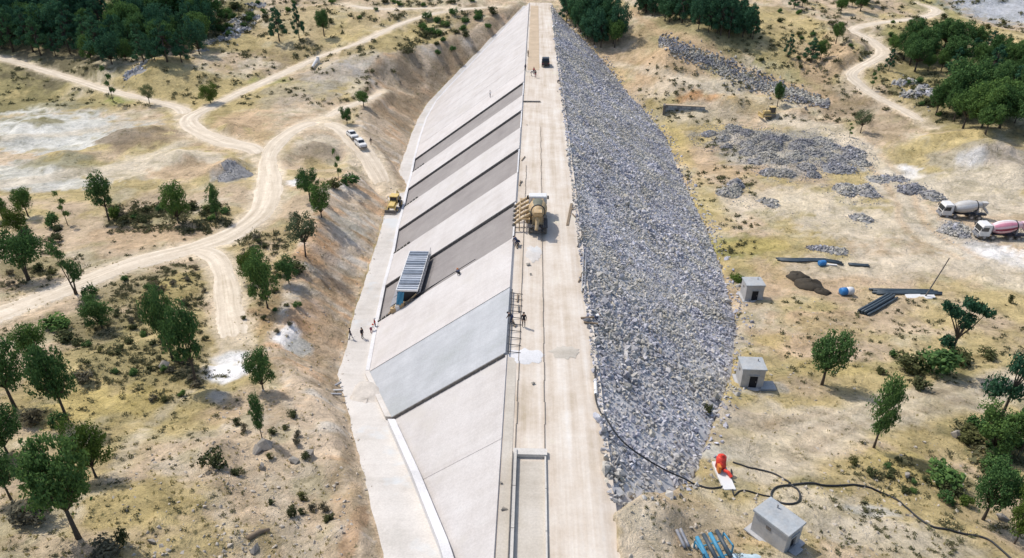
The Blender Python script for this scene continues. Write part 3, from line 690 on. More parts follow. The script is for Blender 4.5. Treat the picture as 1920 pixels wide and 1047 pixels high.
# upstream bedding face, crest, downstream fill
ys = np.arange(22, 291, 1.5)
rows = []
for y in ys:
    d = float(dup_(y)) + 0.5
    rows.append([(XU - SU * d * t, y, -d * t) for t in np.linspace(1, 0, 9)])
sheet('bedding_face', rows, M_BED, dam)
cy, cx = np.meshgrid(np.arange(8, 296, 1.2), np.linspace(XU, XD + 0.25, 19), indexing='ij')
cz = 0.03 * fbm(cx / 1.2, cy / 6, 4, 2) - sstep(XD - 1.2, XD + 0.2, cx) * 0.25 * (0.5 + fbm(cx / 1.5, cy / 2.0, 8, 2)) - 0.02
sheet('crest_road', np.stack([cx, cy, cz], -1), M_CREST, dam, True)

# face slabs, 12 m bays; four of them still open
BAY = [22.5, 31.5, 43.4, 55.3, 68.0, 80.8, 92.7, 104.5, 116.2, 128.0, 139.8, 151.4, 163.0, 174.7, 186.4, 198.1, 209.8, 221.5, 233.2, 244.9, 256.6, 268.3, 278.0, 287.5]
OPEN = {5, 7, 9, 11}
NRM = Vector((-1 / SU, 0, 1)).normalized()
def face_pt(y, t, off=0.0, dd=None):
    """point of the upstream face: t = metres of drop below the crest"""
    return Vector((XU - SU * t, y, -t)) + NRM * off
def slab(y0, y1, off, th, mat, name='face_slab', top=0.0, inset=0.06, lowcut=0.25):
    n = 4; ysn = np.linspace(y0 + inset, y1 - inset, n + 1)
    V = []; 
    for o in (off, off - th):
        for y in ysn:
            d = max(float(dup_(y)) - lowcut, 0.15)
            V.append(face_pt(y, top, o)); V.append(face_pt(y, d, o))
    F = []; k = 2 * (n + 1)
    for i in range(n):
        a = 2 * i
        F += [(a, a + 1, a + 3, a + 2), (k + a, k + a + 2, k + a + 3, k + a + 1), (a, a + 2, k + a + 2, k + a), (a + 1, k + a + 1, k + a + 3, a + 3)]
    F += [(0, k, k + 1, 1), (2 * n, 2 * n + 1, k + 2 * n + 1, k + 2 * n)]
    mb = MB(); mb.add(V, F)
    return mb.build(name, mat, dam)
for i in range(len(BAY) - 1):
    y0, y1 = BAY[i], BAY[i + 1]
    if i in OPEN:
        # timber/steel side forms stand along the edges of the open bays
        for y, s in ((y0, 1), (y1, -1)):
            d = float(dup_(y))
            mb = MB()
            for q in range(26):
                t0 = d * 0.02 + (d - 0.5) * q / 26.0; t1 = d * 0.02 + (d - 0.5) * (q + 0.93) / 26.0
                c = (face_pt(y + s * 0.08, t0, 0.20) + face_pt(y + s * 0.08, t1, 0.20)) / 2
                L = (t1 - t0) * math.sqrt(1 + SU * SU)
                mb.box(c, (L, 0.07, 0.36), roty(-math.atan(1 / SU)))
            mb.build('side_form', M_FORM, dam)
        # starter wall at the head and formwork blocks at the foot
        mb = MB(); mb.box((XU - 0.25, (y0 + y1) / 2, 0.02), (0.22, y1 - y0 - 0.4, 0.32)); mb.build('head_beam', M_CURB, dam)
        for q in range(5):
            d = float(dup_(y0)) - 0.3 - q * 0.42
            MB().box(face_pt(y0 + 0.35 + 0.1 * q, d, 0.3), (0.45, 0.4, 0.42), roty(-math.atan(1 / SU))).build('form_block', M_FORM, dam)
        continue
    if i == 3:
        o = slab(y0, y1, 0.40, 0.46, M_WET); o['label'] = 'freshly poured blue grey face slab'
    elif i < 3:
        slab(y0, y1, 0.16, 0.3, M_SLAB, lowcut=0.3, inset=0.025)
    else:
        slab(y0, y1, 0.42, 0.5, M_SLAB)
# dark joint strips: between the fresh slab and its neighbour below, and along its head
mb = MB(); d = float(dup_(55.1)); 
for q in range(14):
    t0 = 0.1 + (d - 0.4) * q / 14; t1 = 0.1 + (d - 0.4) * (q + 0.94) / 14
    mb.box((face_pt(55.12, t0, 0.30) + face_pt(55.12, t1, 0.30)) / 2, ((t1 - t0) * math.sqrt(1 + SU * SU), 0.12, 0.34), roty(-math.atan(1 / SU)))
mb.build('side_form', M_FORM, dam)
mb = MB(); mb.tube([(XU + 0.05, y, 0.28) for y in (55.2, 61, 67.6)], 0.07, 6)
for y in np.arange(55.6, 67.6, 1.25):
    mb.tube([(XU - 0.1, y, 0.30), (XU + 0.5, y + 0.05, 0.16), (XU + 1.25, y + 0.1, 0.06)], 0.04, 5)
mb.build('rebar_rail', M_STEEL, dam)

# plinth bench along the upstream toe, its kerb
rows = []
for y in np.arange(24, 288, 1.2):
    d = float(dup_(y)); w = float(np.interp(y, PW_Y, PW_W)); toe = XU - SU * d
    rag = 0.45 * float(fbm(y / 3.0, 3.3, 15, 4))
    r = []
    for s in np.linspace(0, 1, 7):
        x = toe - 0.3 - s * (w - 0.3 + rag)
        z = -d + 0.06 + 0.03 * float(fbm(x / 2, y / 2, 2, 2)) - (0.14 if s > 0.99 else 0.0)
        r.append((x, y, z))
    rows.append(r)
o = sheet('plinth_bench', [r[::-1] for r in rows], M_PLINTH, dam, True)
def ribbon(name, ys, wx, hz, offx, mat, z_of):
    V = []; F = []
    for y in ys:
        d = float(dup_(y)); x = XU - SU * d + offx; z = z_of(d)
        V += [(x - wx / 2, y, z - 0.6), (x - wx / 2, y, z + hz), (x + wx / 2, y, z + hz), (x + wx / 2, y, z - 0.6)]
    n = len(ys)
    for i in range(n - 1):
        a = 4 * i
        F += [(a, a + 4, a + 5, a + 1), (a + 1, a + 5, a + 6, a + 2), (a + 2, a + 6, a + 7, a + 3)]
    F += [(0, 1, 2, 3), (4 * n - 1, 4 * n - 2, 4 * n - 3, 4 * n - 4)]
    mb = MB(); mb.add(V, F); return mb.build(name, mat, dam)
ribbon('toe_kerb', list(np.arange(24, 55.5, 1.5)), 0.75, 0.75, -0.15, M_CURB, lambda d: -d + 0.35)
ribbon('toe_kerb', list(np.arange(68.5, 284, 1.5)), 0.5, 0.30, -0.2, M_CURB, lambda d: -d + 0.2)
# rubble of fresh concrete at the foot of the new slab
ribbon('toe_kerb', list(np.arange(55.6, 68.4, 0.8)), 0.7, 0.25, -0.15, M_PLINTH, lambda d: -d + 0.25)

# parapet channel at the near end of the crest
XA, XB = -1.80, 0.62
for x, w, h in ((XA, 0.26, 0.50), (XB, 0.12, 0.26)):
    mb = MB(); yy = np.arange(10, 41.9, 4.0)
    for y in yy: mb.box((x, y + 1.95, h / 2 - 0.1), (w, 3.94, h + 0.2))
    mb.build('channel_wall', M_CHAN, dam)
MB().box(((XA + XB) / 2, 41.75, 0.20), (XB - XA + 0.3, 0.7, 0.34)).build('channel_end_wall', M_CHAN, dam)
rows = [[(x, y, 0.018 + 0.02 * float(fbm(x, y / 2, 6, 2))) for x in np.linspace(XA + 0.15, XB - 0.05, 7)] for y in np.arange(10, 41.5, 1.0)]
sheet('channel_floor', rows, M_STRIP, dam, True)
MB().box((XA - 0.20, 26, 0.34), (0.07, 31.0, 0.56)).build('channel_form', M_FORM, dam)
rows = [[(x, y, 0.024 + 0.02 * float(fbm(x, y / 2, 6, 2))) for x in np.linspace(XU + 0.05, XA - 0.25, 4)] for y in np.arange(10, 56, 1.0)]
sheet('parapet_strip', rows, M_STRIP, dam, True)
# lines of string and form rails that carry on along the crest
for x, ya, yb in ((XA, 42.4, 108.0), (XB, 42.4, 128.0)):
    mb = MB(); yl = np.arange(ya, yb, 3.0)
    for y in yl: mb.box((x + 0.03 * math.sin(y), y + 1.5, 0.035), (0.07, 2.96, 0.07))
    mb.build('form_rail', M_RAIL, dam)
rows = [[(x, y, 0.035 + 0.05 * float(fbm(x, y / 2, 66, 2))) for x in np.linspace(XU + 0.5, XB - 0.1, 6)] for y in np.arange(176, 284, 1.5)]
sheet('parapet_trench_fill', rows, M_OCHRE, dam, True)
MB().box((-1.3, 146.8, 0.12), (4.0, 0.5, 0.2)).build('cross_beam', M_FORM, dam)
# patches of spilt grout on the crest
def spill(px, py, rx, ry, mat, n=26, seed=1):
    c = on_crest(px, py); s = pxm(c); rnd = random.Random(seed)
    ex, ey = rx / s, ry / s / 0.55
    V = [(c.x, c.y, 0.055)]
    for k in range(n):
        a = 2 * math.pi * k / n; q = 0.75 + 0.4 * rnd.random()
        V.append((c.x + ex * q * math.cos(a), c.y + ey * q * math.sin(a), -0.005))
    V2 = [V[0]] + [((V[0][0] * 0.35 + v[0] * 0.65), (V[0][1] * 0.35 + v[1] * 0.65), 0.05) for v in V[1:]] + V[1:]
    F = [(0, 1 + k, 1 + (k + 1) % n) for k in range(n)] + [(1 + k, n + 1 + k, n + 1 + (k + 1) % n, 1 + (k + 1) % n) for k in range(n)]
    mb = MB(); mb.add(V2, F); return mb.build('grout_patch', mat, dam, True)
spill(988, 668, 36, 14, M_CURB, seed=3); spill(1000, 476, 16, 18, M_PLINTH, seed=5); spill(1060, 660, 30, 12, M_STRIP, seed=7)

# ------------------------------------------------------------------ downstream slope: fill and riprap stones
rows = []
for y in np.arange(36, 287, 1.5):
    d = float(ddn_(y)) + 0.6
    rows.append([(XD + SD * d * t + 0.2, y, -d * t - 0.36 + 0.15 * float(fbm(d * t / 2, y / 2, 19, 2))) for t in np.linspace(0, 1, 12)])
M_FILL = concrete('riprap_fill', (0.40, 0.385, 0.37), (0.48, 0.465, 0.45), (0.55, 0.53, 0.505), 0.1)
sheet('riprap_fill', rows, M_FILL, dam)

def stone_material(name, per_object):
    m, nt, b = newmat(name)
    P = world_pos(nt)
    if per_object:
        oi = N(nt, 'ShaderNodeObjectInfo'); fac = oi.outputs['Random']
    else:
        at = N(nt, 'ShaderNodeAttribute', attribute_name='Col'); sp = N(nt, 'ShaderNodeSeparateColor')
        nt.links.new(at.outputs['Color'], sp.inputs[0]); fac = sp.outputs[0]
    c = ramp(nt, fac, [(0.0, (0.29, 0.285, 0.315)), (0.35, (0.385, 0.38, 0.42)), (0.62, (0.465, 0.46, 0.505)), (0.80, (0.55, 0.545, 0.575)), (0.88, (0.44, 0.41, 0.36)), (0.96, (0.48, 0.43, 0.35)), (1.0, (0.62, 0.61, 0.61))])
    c = mix(nt, ramp(nt, noise(nt, 0.14, 4, 0.7, P), [(0.44, g3(0)), (0.60, g3(0.70))]), c, (0.50, 0.465, 0.375))
    c = mix(nt, 1.0, c, ramp(nt, noise(nt, 0.06, 5, 0.7, P), [(0.36, g3(0.80)), (0.62, g3(1.15))]), 'MULTIPLY')
    c = mix(nt, 1.0, c, ramp(nt, noise(nt, 2.4, 5, 0.7, P), [(0.3, g3(0.72)), (0.7, g3(1.22))]), 'MULTIPLY')
    nt.links.new(c, b.inputs['Base Color']); b.inputs['Roughness'].default_value = 0.95; b.inputs['Specular IOR Level'].default_value = 0.2
    bump(nt, b, noise(nt, 5.0, 5, 0.7, P), 0.6, 0.06)
    return m
M_STONE = stone_material('riprap_stone', False); M_STONE1 = stone_material('riprap_stone_single', True)
def make_stones(n, seed):
    rnd = np.random.RandomState(seed); out = []
    for i in range(n):
        bm = bmesh.new()
        p = rnd.normal(size=(11, 3)); p /= np.linalg.norm(p, axis=1)[:, None]
        p *= (0.75 + 0.35 * rnd.rand(11))[:, None]; p *= np.array([1.0, 0.68 + 0.3 * rnd.rand(), 0.5 + 0.25 * rnd.rand()])
        for q in p: bm.verts.new(q)
        r = bmesh.ops.convex_hull(bm, input=bm.verts)
        bmesh.ops.delete(bm, geom=[v for v in bm.verts if not v.link_faces], context='VERTS')
        bmesh.ops.triangulate(bm, faces=bm.faces); bmesh.ops.recalc_face_normals(bm, faces=bm.faces)
        bm.verts.ensure_lookup_table(); bm.verts.index_update()
        out.append((np.array([v.co[:] for v in bm.verts]), np.array([[v.index for v in f.verts] for f in bm.faces]))); bm.free()
    return out
STONES = make_stones(14, 5)
STONE_ME = [fast_mesh('stone', v, f, M_STONE1) for v, f in STONES]
M_BOULDER = plain('weathered_boulder', (0.27, 0.245, 0.21), 1.0, 0, 0.4, 1.2, 0.15)
BOULDER_ME = [fast_mesh('boulder', v, f, M_BOULDER) for v, f in STONES]
M_PEBBLE = plain('dusty_pebble', (0.44, 0.39, 0.32), 1.0, 0, 0.35, 0.9, 0.15)
def stone_mass(name, pts, sizes, rnd, mat, parent=None, tone=(0.0, 1.0)):
    """many stones in one mesh; colour attribute = tone per stone"""
    pts = np.asarray(pts, float); sizes = np.asarray(sizes, float); n = len(pts)
    which = rnd.randint(len(STONES), size=n); tn = tone[0] + (tone[1] - tone[0]) * rnd.rand(n)
    Q = rnd.normal(size=(n, 4)); Q /= np.linalg.norm(Q, axis=1)[:, None]; w, x, y, z = Q.T
    M = np.stack([1 - 2 * (y * y + z * z), 2 * (x * y - z * w), 2 * (x * z + y * w), 2 * (x * y + z * w), 1 - 2 * (x * x + z * z), 2 * (y * z - x * w), 2 * (x * z - y * w), 2 * (y * z + x * w), 1 - 2 * (x * x + y * y)], 1).reshape(-1, 3, 3)
    V = []; F = []; C = []; b = 0
    for k, (v, f) in enumerate(STONES):
        i = np.nonzero(which == k)[0]
        if not len(i): continue
        P_ = np.einsum('nij,vj->nvi', M[i], v) * sizes[i][:, None, None] + pts[i][:, None]
        V.append(P_.reshape(-1, 3)); F.append((f[None] + (np.arange(len(i)) * len(v))[:, None, None]).reshape(-1, 3) + b); C.append(np.repeat(np.repeat(tn[i], len(v))[:, None], 3, 1)); b += len(i) * len(v)
    me = fast_mesh(name, np.vstack(V), np.vstack(F), mat, False, np.vstack(C))
    return link(bpy.data.objects.new(name, me), parent)
rnd = np.random.RandomState(11)
A_ = []; y = 37.5; HY = math.sqrt(1 + SD * SD)
while y < 284:
    L = float(ddn_(y)) * HY; sp = 0.46 if y < 100 else (0.53 if y < 160 else 0.60)
    s = np.arange(-0.35, L + 2.6, sp); A_.append(np.stack([np.full(len(s), y), s, np.full(len(s), sp), np.full(len(s), L)], 1)); y += sp
A_ = np.vstack(A_); n = len(A_); sp = A_[:, 2]; L = A_[:, 3]
yj = A_[:, 0] + rnd.uniform(-0.45, 0.45, n) * sp; sj = A_[:, 1] + rnd.uniform(-0.45, 0.45, n) * sp; t = sj / HY
coarse = sstep(-0.1, 0.5, fbm(yj / 9, sj / 6, 58, 3) + 0.25 * sstep(90, 45, yj))
sizes = 0.92 * sp * (0.40 + 0.36 * rnd.rand(n) ** 1.6 + 0.16 * coarse) * np.where(rnd.rand(n) < 0.05 + 0.09 * coarse, rnd.uniform(1.3, 2.2, n), 1.0)
drop = (sj > L - 3.0) & (rnd.rand(n) < 0.12 + 0.75 * sstep(L - 2.5, L + 2.2, sj + 1.8 * fbm(yj / 5, np.full(n, 0.5), 57, 3)))
X_ = XD + SD * t + 0.1
z = -t - 0.22 + 0.15 * rnd.rand(n) + 0.28 * (vnoise(yj / 2.2, sj / 2.2, 88) - 0.5)
z = np.where(sj > L, np.maximum(z, height(X_, yj) + 0.05), z)
pts = np.stack([X_, yj, z], 1)[~drop]; sizes = sizes[~drop]
show = sizes / np.linalg.norm(pts - np.array([0, 0, CAMZ]), axis=1)
vis = (pts[:, 1] > 39)
order = np.argsort(-(show * vis))
rip = bpy.data.objects.new('riprap', None); link(rip, dam)
for k in order[:300]:
    o = bpy.data.objects.new('stone', STONE_ME[rnd.randint(len(STONE_ME))]); link(o, rip)
    o.location = pts[k]; o.rotation_euler = tuple(rnd.uniform(0, 6.28, 3)); o.scale = (sizes[k],) * 3
o = stone_mass('riprap_stones', pts[order[300:]], sizes[order[300:]], rnd, M_STONE, rip)
o['kind'] = 'stuff'
print('riprap stones', len(pts))

# ------------------------------------------------------------------ trees
def leaf_mat(name, dark, light, trans=0.25):
    m = bpy.data.materials.new(name); m.use_nodes = True; nt = m.node_tree; nt.nodes.clear()
    out = N(nt, 'ShaderNodeOutputMaterial'); di = N(nt, 'ShaderNodeBsdfDiffuse'); tr = N(nt, 'ShaderNodeBsdfTranslucent'); mx = N(nt, 'ShaderNodeMixShader')
    at = N(nt, 'ShaderNodeAttribute', attribute_name='Col'); oi = N(nt, 'ShaderNodeObjectInfo')
    c = mix(nt, at.outputs['Fac'], dark, light)
    c = mix(nt, 1.0, c, ramp(nt, oi.outputs['Random'], [(0.0, (0.75, 0.80, 0.78)), (0.5, (1.0, 1.0, 1.0)), (1.0, (1.30, 1.18, 0.95))]), 'MULTIPLY')
    nt.links.new(c, di.inputs['Color']); nt.links.new(c, tr.inputs['Color'])
    mx.inputs[0].default_value = trans
    nt.links.new(di.outputs[0], mx.inputs[1]); nt.links.new(tr.outputs[0], mx.inputs[2]); nt.links.new(mx.outputs[0], out.inputs['Surface'])
    return m
L_OAK = leaf_mat('oak_leaves', (0.042, 0.094, 0.038), (0.145, 0.245, 0.078))
L_PINE = leaf_mat('pine_needles', (0.030, 0.086, 0.054), (0.095, 0.195, 0.100), 0.15)
L_BRIGHT = leaf_mat('bright_leaves', (0.060, 0.105, 0.025), (0.175, 0.235, 0.055), 0.3)
L_PALE = leaf_mat('pale_leaves', (0.090, 0.120, 0.065), (0.20, 0.235, 0.130), 0.25)
L_GREY = leaf_mat('dry_twigs', (0.10, 0.09, 0.065), (0.20, 0.18, 0.12), 0.1)
L_OLIVE = leaf_mat('scrub_leaves', (0.050, 0.062, 0.030), (0.130, 0.140, 0.065), 0.15)
M_BARK = plain('bark', (0.085, 0.07, 0.055), 0.95, 0, 0.35, 6.0, 0.1)

def crown_mesh(name, blobs, nleaf, size, mat, seed, gap=0.30):
    """blobs: (x, y, z, rx, ry, rz); leaf faces spread through them, with gaps"""
    rnd = np.random.RandomState(seed); B = np.array(blobs, float)
    vol = (B[:, 3] * B[:, 4] * B[:, 5]) ** (2 / 3.0); vol /= vol.sum()
    V = []; C = []
    k = rnd.choice(len(B), size=nleaf * 2, p=vol)
    d = rnd.normal(size=(nleaf * 2, 3)); d /= np.linalg.norm(d, axis=1)[:, None]
    rad = rnd.rand(nleaf * 2) ** 0.33 * (0.80 + 0.35 * rnd.rand(nleaf * 2))
    lump = vnoise(d[:, 0] * 2.2 + k * 5.1, d[:, 1] * 2.2 + d[:, 2] * 3.3 + k, seed)
    rad *= 0.70 + 0.55 * lump
    P = B[k, :3] + d * rad[:, None] * B[k, 3:]
    keep = (vnoise(P[:, 0] * 9 + seed, P[:, 1] * 9 + P[:, 2] * 11, seed + 3) > gap)
    P = P[keep][:nleaf]; d = d[keep][:nleaf]; k = k[keep][:nleaf]
    n = len(P)
    nv = d * 0.6 + rnd.normal(size=(n, 3)) * 0.55 + np.array([0, 0, 0.35]); nv /= np.linalg.norm(nv, axis=1)[:, None]
    a = np.cross(nv, rnd.normal(size=(n, 3))); a /= np.linalg.norm(a, axis=1)[:, None] + 1e-9; b = np.cross(nv, a)
    s = size * (0.6 + 0.8 * rnd.rand(n))[:, None]
    bend = nv * s * 0.25
    V = np.stack([P - a * s, P - b * s * 0.6 - bend, P + a * s, P + b * s * 0.6 - bend], 1).reshape(-1, 3)
    tone = np.clip(0.15 + 0.75 * rnd.rand(n) ** 1.4, 0, 1)
    C = np.repeat(np.repeat(tone[:, None], 4, 0), 3, 1)
    return fast_mesh(name, V, np.arange(4 * n).reshape(-1, 4), mat, False, C)

def trunk_mesh(name, blobs, seed, r=0.022, lean=(0, 0), stems=1, fork=0.3):
    r *= 1.25; rnd = random.Random(seed); mb = MB()
    for st in range(stems):
        ox = 0 if stems == 1 else 0.05 * (st - (stems - 1) / 2)
        fk = Vector((lean[0] * 0.5 + ox * 2.5, lean[1] * 0.5, fork + 0.05 * st))
        mb.tube([(ox, 0, -0.05), (ox + lean[0] * 0.18, lean[1] * 0.18, fork * 0.45), fk], [r * 1.45, r, r * 0.82], 7)
        for q, b in enumerate(blobs):
            if stems > 1 and q % stems != st: continue
            c = Vector(b[:3]); mid_ = fk.lerp(c, 0.5) + Vector((rnd.uniform(-.03, .03), rnd.uniform(-.03, .03), -0.02))
            mb.tube([fk, mid_, c], [r * 0.62, r * 0.4, r * 0.15], 5)
    return mb.mesh(name, M_BARK, True)

def round_blobs(seed, n=11, zc=0.64, rz=0.30, rw=0.36, br=0.20):
    rnd = random.Random(seed); out = [(0, 0, zc, rw * 0.62, rw * 0.62, rz * 0.62)]
    for i in range(n):
        a = 2 * math.pi * (i * 0.382 + 0.1 * rnd.random()); h = -0.85 + 1.75 * (i + 0.5) / n
        w = math.sqrt(max(0.05, 1 - h * h)); q = rnd.uniform(0.7, 1.05)
        s = br * rnd.uniform(0.75, 1.25)
        out.append((rw * w * q * math.cos(a), rw * w * q * math.sin(a), zc + rz * h * q, s, s, s * 0.82))
    return out
KINDS = {}
def kind(key, blobs, nleaf, size, mat, seed, gap=0.30, **tk):
    KINDS[key] = (trunk_mesh('trunk', blobs, seed, **tk), crown_mesh('crown', blobs, nleaf, size, mat, seed, gap))
for q in range(3):
    kind('oak%d' % q, round_blobs(10 + q, 15 + q, br=0.17), 5600, 0.0205, L_OAK, 20 + q, r=0.024)
kind('low', round_blobs(31, 11, 0.56, 0.40, 0.40, 0.20), 5200, 0.0225, L_OAK, 32, r=0.022, fork=0.16)
kind('bright', round_blobs(35, 12, 0.58, 0.34, 0.37, 0.20), 5200, 0.0215, L_BRIGHT, 36, r=0.02, fork=0.2)
kind('pale', round_blobs(38, 12, 0.64, 0.28, 0.38, 0.17), 3200, 0.020, L_PALE, 39, gap=0.42, r=0.018, lean=(0.10, 0))
kind('lean', [(-0.22, 0, 0.86, 0.20, 0.2, 0.13), (-0.12, 0.05, 0.72, 0.17, 0.17, 0.08), (0.0, 0, 0.56, 0.24, 0.2, 0.09), (0.14, 0.05, 0.44, 0.26, 0.22, 0.12), (0.2, -0.05, 0.34, 0.18, 0.18, 0.08)], 2600, 0.020, L_OAK, 41, gap=0.34, r=0.022, stems=2, fork=0.22)
kind('lobed', [(0.0, 0, 0.82, 0.26, 0.26, 0.16), (0.22, 0, 0.72, 0.22, 0.22, 0.12), (-0.25, 0, 0.60, 0.26, 0.26, 0.16), (0.05, 0.1, 0.60, 0.26, 0.26, 0.14), (-0.1, -0.1, 0.42, 0.2, 0.2, 0.08), (0.18, 0, 0.44, 0.14, 0.14, 0.10)], 4400, 0.0205, L_OAK, 43, r=0.022, lean=(0.05, 0))
kind('column', [(0.0, 0, 0.80, 0.30, 0.3, 0.14), (0.1, 0, 0.66, 0.34, 0.32, 0.14), (-0.1, 0.05, 0.55, 0.34, 0.32, 0.13), (0.05, -0.05, 0.42, 0.30, 0.3, 0.12), (-0.05, 0, 0.31, 0.24, 0.24, 0.09)], 4400, 0.0205, L_OAK, 45, r=0.022, fork=0.2)
kind('multi', round_blobs(47, 14, 0.66, 0.26, 0.42, 0.18), 5200, 0.021, L_OAK, 48, r=0.014, stems=3, fork=0.34)
kind('sparse', [(-0.12, 0, 0.88, 0.16, 0.16, 0.09), (0.12, 0, 0.68, 0.18, 0.18, 0.08), (-0.1, 0, 0.5, 0.15, 0.15, 0.07), (0.1, 0, 0.33, 0.2, 0.2, 0.08)], 800, 0.028, L_OAK, 49, gap=0.4, r=0.016)
# pines: tufts set out on whorls of limbs
def pine_blobs(seed, top=0.97, base=0.34, w=0.40, n=19, flat=0.5):
    rnd = random.Random(seed); out = [(0, 0, top - 0.05, 0.09, 0.09, 0.07)]
    for i in range(n):
        t = i / (n - 1.0); z = base + (top - 0.08 - base) * t; a = i * 2.4 + rnd.random()
        q = w * (1 - 0.72 * t ** 1.4) * rnd.uniform(0.6, 1.05)
        s = 0.15 * rnd.uniform(0.75, 1.2) * (1 - 0.35 * t)
        out.append((q * math.cos(a), q * math.sin(a), z + rnd.uniform(-.02, .04), s, s, s * flat))
    return out
for q in range(3):
    kind('pine%d' % q, pine_blobs(60 + q, base=0.22), 4200, 0.0205, L_PINE, 61 + q, gap=0.25, r=0.02, fork=0.55)
kind('crookpine', [(0.0, 0, 0.92, 0.13, 0.13, 0.08), (-0.28, 0, 0.86, 0.14, 0.14, 0.05), (-0.42, 0, 0.92, 0.08, 0.08, 0.06), (0.22, 0.05, 0.84, 0.16, 0.16, 0.06), (0.40, 0, 0.80, 0.14, 0.14, 0.07), (0.05, 0, 0.72, 0.20, 0.18, 0.06), (-0.14, 0, 0.78, 0.16, 0.16, 0.05), (0.10, 0, 0.60, 0.12, 0.1, 0.05), (-0.16, 0, 0.42, 0.12, 0.12, 0.09), (-0.06, 0.05, 0.34, 0.12, 0.12, 0.06)], 3600, 0.0195, L_PINE, 67, gap=0.25, r=0.02, lean=(0.02, 0), fork=0.45)
kind('bentpine', [(0.22, 0, 0.90, 0.28, 0.26, 0.12), (0.02, 0, 0.78, 0.2, 0.2, 0.08), (0.30, 0, 0.68, 0.2, 0.2, 0.08), (-0.12, 0, 0.54, 0.24, 0.2, 0.08), (0.22, 0, 0.46, 0.24, 0.2, 0.07), (-0.36, 0, 0.34, 0.24, 0.2, 0.10), (0.1, 0, 0.28, 0.2, 0.2, 0.08)], 4400, 0.020, L_PINE, 69, gap=0.25, r=0.022, lean=(-0.02, 0), fork=0.3)

TRND = random.Random(4)
def tree(px, py, hpx, wpx, key, label, group=None, name='tree', cat='tree', rz=None):
    p = site(px, py); h = tall(p, hpx); w = wpx / pxm(p)
    t = thing(name, label, cat, (p.x, p.y, p.z - 0.1), TRND.uniform(0, 6.28) if rz is None else rz, group)
    tm, cm = KINDS[key]
    for nm, me in (('trunk', tm), ('crown', cm)):
        o = bpy.data.objects.new(nm, me); link(o, t)
    f = 0.92
    t.scale = (w * f, w * f, h)
    return t

# --- left bank, one by one
tree(148, 1010, 195, 150, 'oak0', 'largest dark green tree, thick trunk, in the bottom left foreground', rz=0.4)
tree(180, 895, 110, 88, 'bright', 'bright green tree close behind the largest tree in the bottom left foreground')
tree(21, 937, 105, 74, 'oak1', 'dark tree at the left edge beside the largest foreground tree')
tree(14, 850, 100, 84, 'low', 'broad tree at the left edge above the twiggy grey bush')
tree(28, 765, 138, 104, 'oak2', 'tall dark tree at the left edge, leaning trunk over yellow grass')
tree(127, 788, 152, 90, 'oak1', 'tall dense tree with a bare slanting trunk on yellow grass, left foreground')
tree(72, 682, 84, 72, 'oak0', 'dark mid sized tree just below the pale road at the far left')
tree(192, 616, 62, 62, 'low', 'low round dark tree below the pale road with a long shadow')
tree(143, 552, 106, 62, 'lean', 'spindly leaning tree with two bare stems at the edge of the pale road', rz=0.2)
tree(54, 526, 94, 92, 'multi', 'wide tree on several bare stems above the pale road at the left')
tree(38, 440, 58, 48, 'bright', 'small bright tree behind the many stemmed tree at the left')
tree(6, 412, 44, 40, 'oak2', 'small tree cut by the left edge beside the silty flat')
tree(53, 406, 60, 46, 'oak0', 'dark round tree at the left, at the edge of the grey silt flat')
tree(127, 422, 68, 34, 'sparse', 'thin sparse tree beside a round bush, left of the lobed tree', rz=0.0)
tree(205, 416, 98, 58, 'lobed', 'tall lobed tree at the edge of the silt flat, left', rz=0.1)
tree(335, 419, 80, 56, 'low', 'full dark green tree just above the bend of the pale road')
tree(408, 413, 74, 36, 'column', 'slim yellowish green tree right of the full tree above the pale road')
tree(324, 676, 138, 62, 'oak2', 'left one of two tall dark trees beside the fork track')
tree(369, 722, 158, 84, 'lobed', 'right one of two tall dark trees beside the fork track', rz=0.3)
tree(494, 733, 82, 60, 'low', 'green tree just right of the white concrete spill')
tree(492, 824, 94, 40, 'column', 'narrow tree on a thin trunk among boulders below the concrete spill')
tree(502, 578, 106, 62, 'low', 'dark tree right of the fork track on brown soil')
tree(470, 528, 60, 46, 'bright', 'light green bushy tree beside the fork track, left of the dark one')
tree(542, 532, 50, 46, 'low', 'low bushy tree between the fork track and the cut bank')
tree(573, 482, 88, 70, 'pale', 'pale grey green tree with an airy crown at the top of the cut bank')
tree(582, 378, 62, 52, 'oak2', 'upper tree of the pair on the edge of the cut bank')
tree(603, 408, 64, 48, 'low', 'lower darker tree of the pair on the edge of the cut bank')
tree(636, 342, 66, 26, 'sparse', 'thin pole like tree on the slope below the parked cars', rz=0.5)
tree(395, 194, 38, 42, 'bright', 'round bright green tree alone beside the hill road')
tree(213, 192, 70, 30, 'sparse', 'thin dark leaning tree at the edge of the silt flat under the wood', rz=0.2)
tree(281, 196, 40, 30, 'pale', 'small sparse tree at the roadside left of the road junction')
tree(682, 200, 30, 32, 'oak1', 'small dark tree near the ramp above the parked cars')
tree(651, 232, 32, 26, 'low', 'dark bush like tree beside the ramp, left of the parked cars')
tree(524, 78, 62, 44, 'pine0', 'dark pine, leftmost of the small group above the hill road')
tree(561, 72, 62, 30, 'pine1', 'slim pine in the middle of the small group above the hill road')
tree(608, 68, 52, 36, 'oak0', 'dark tree, rightmost of the small group above the hill road')
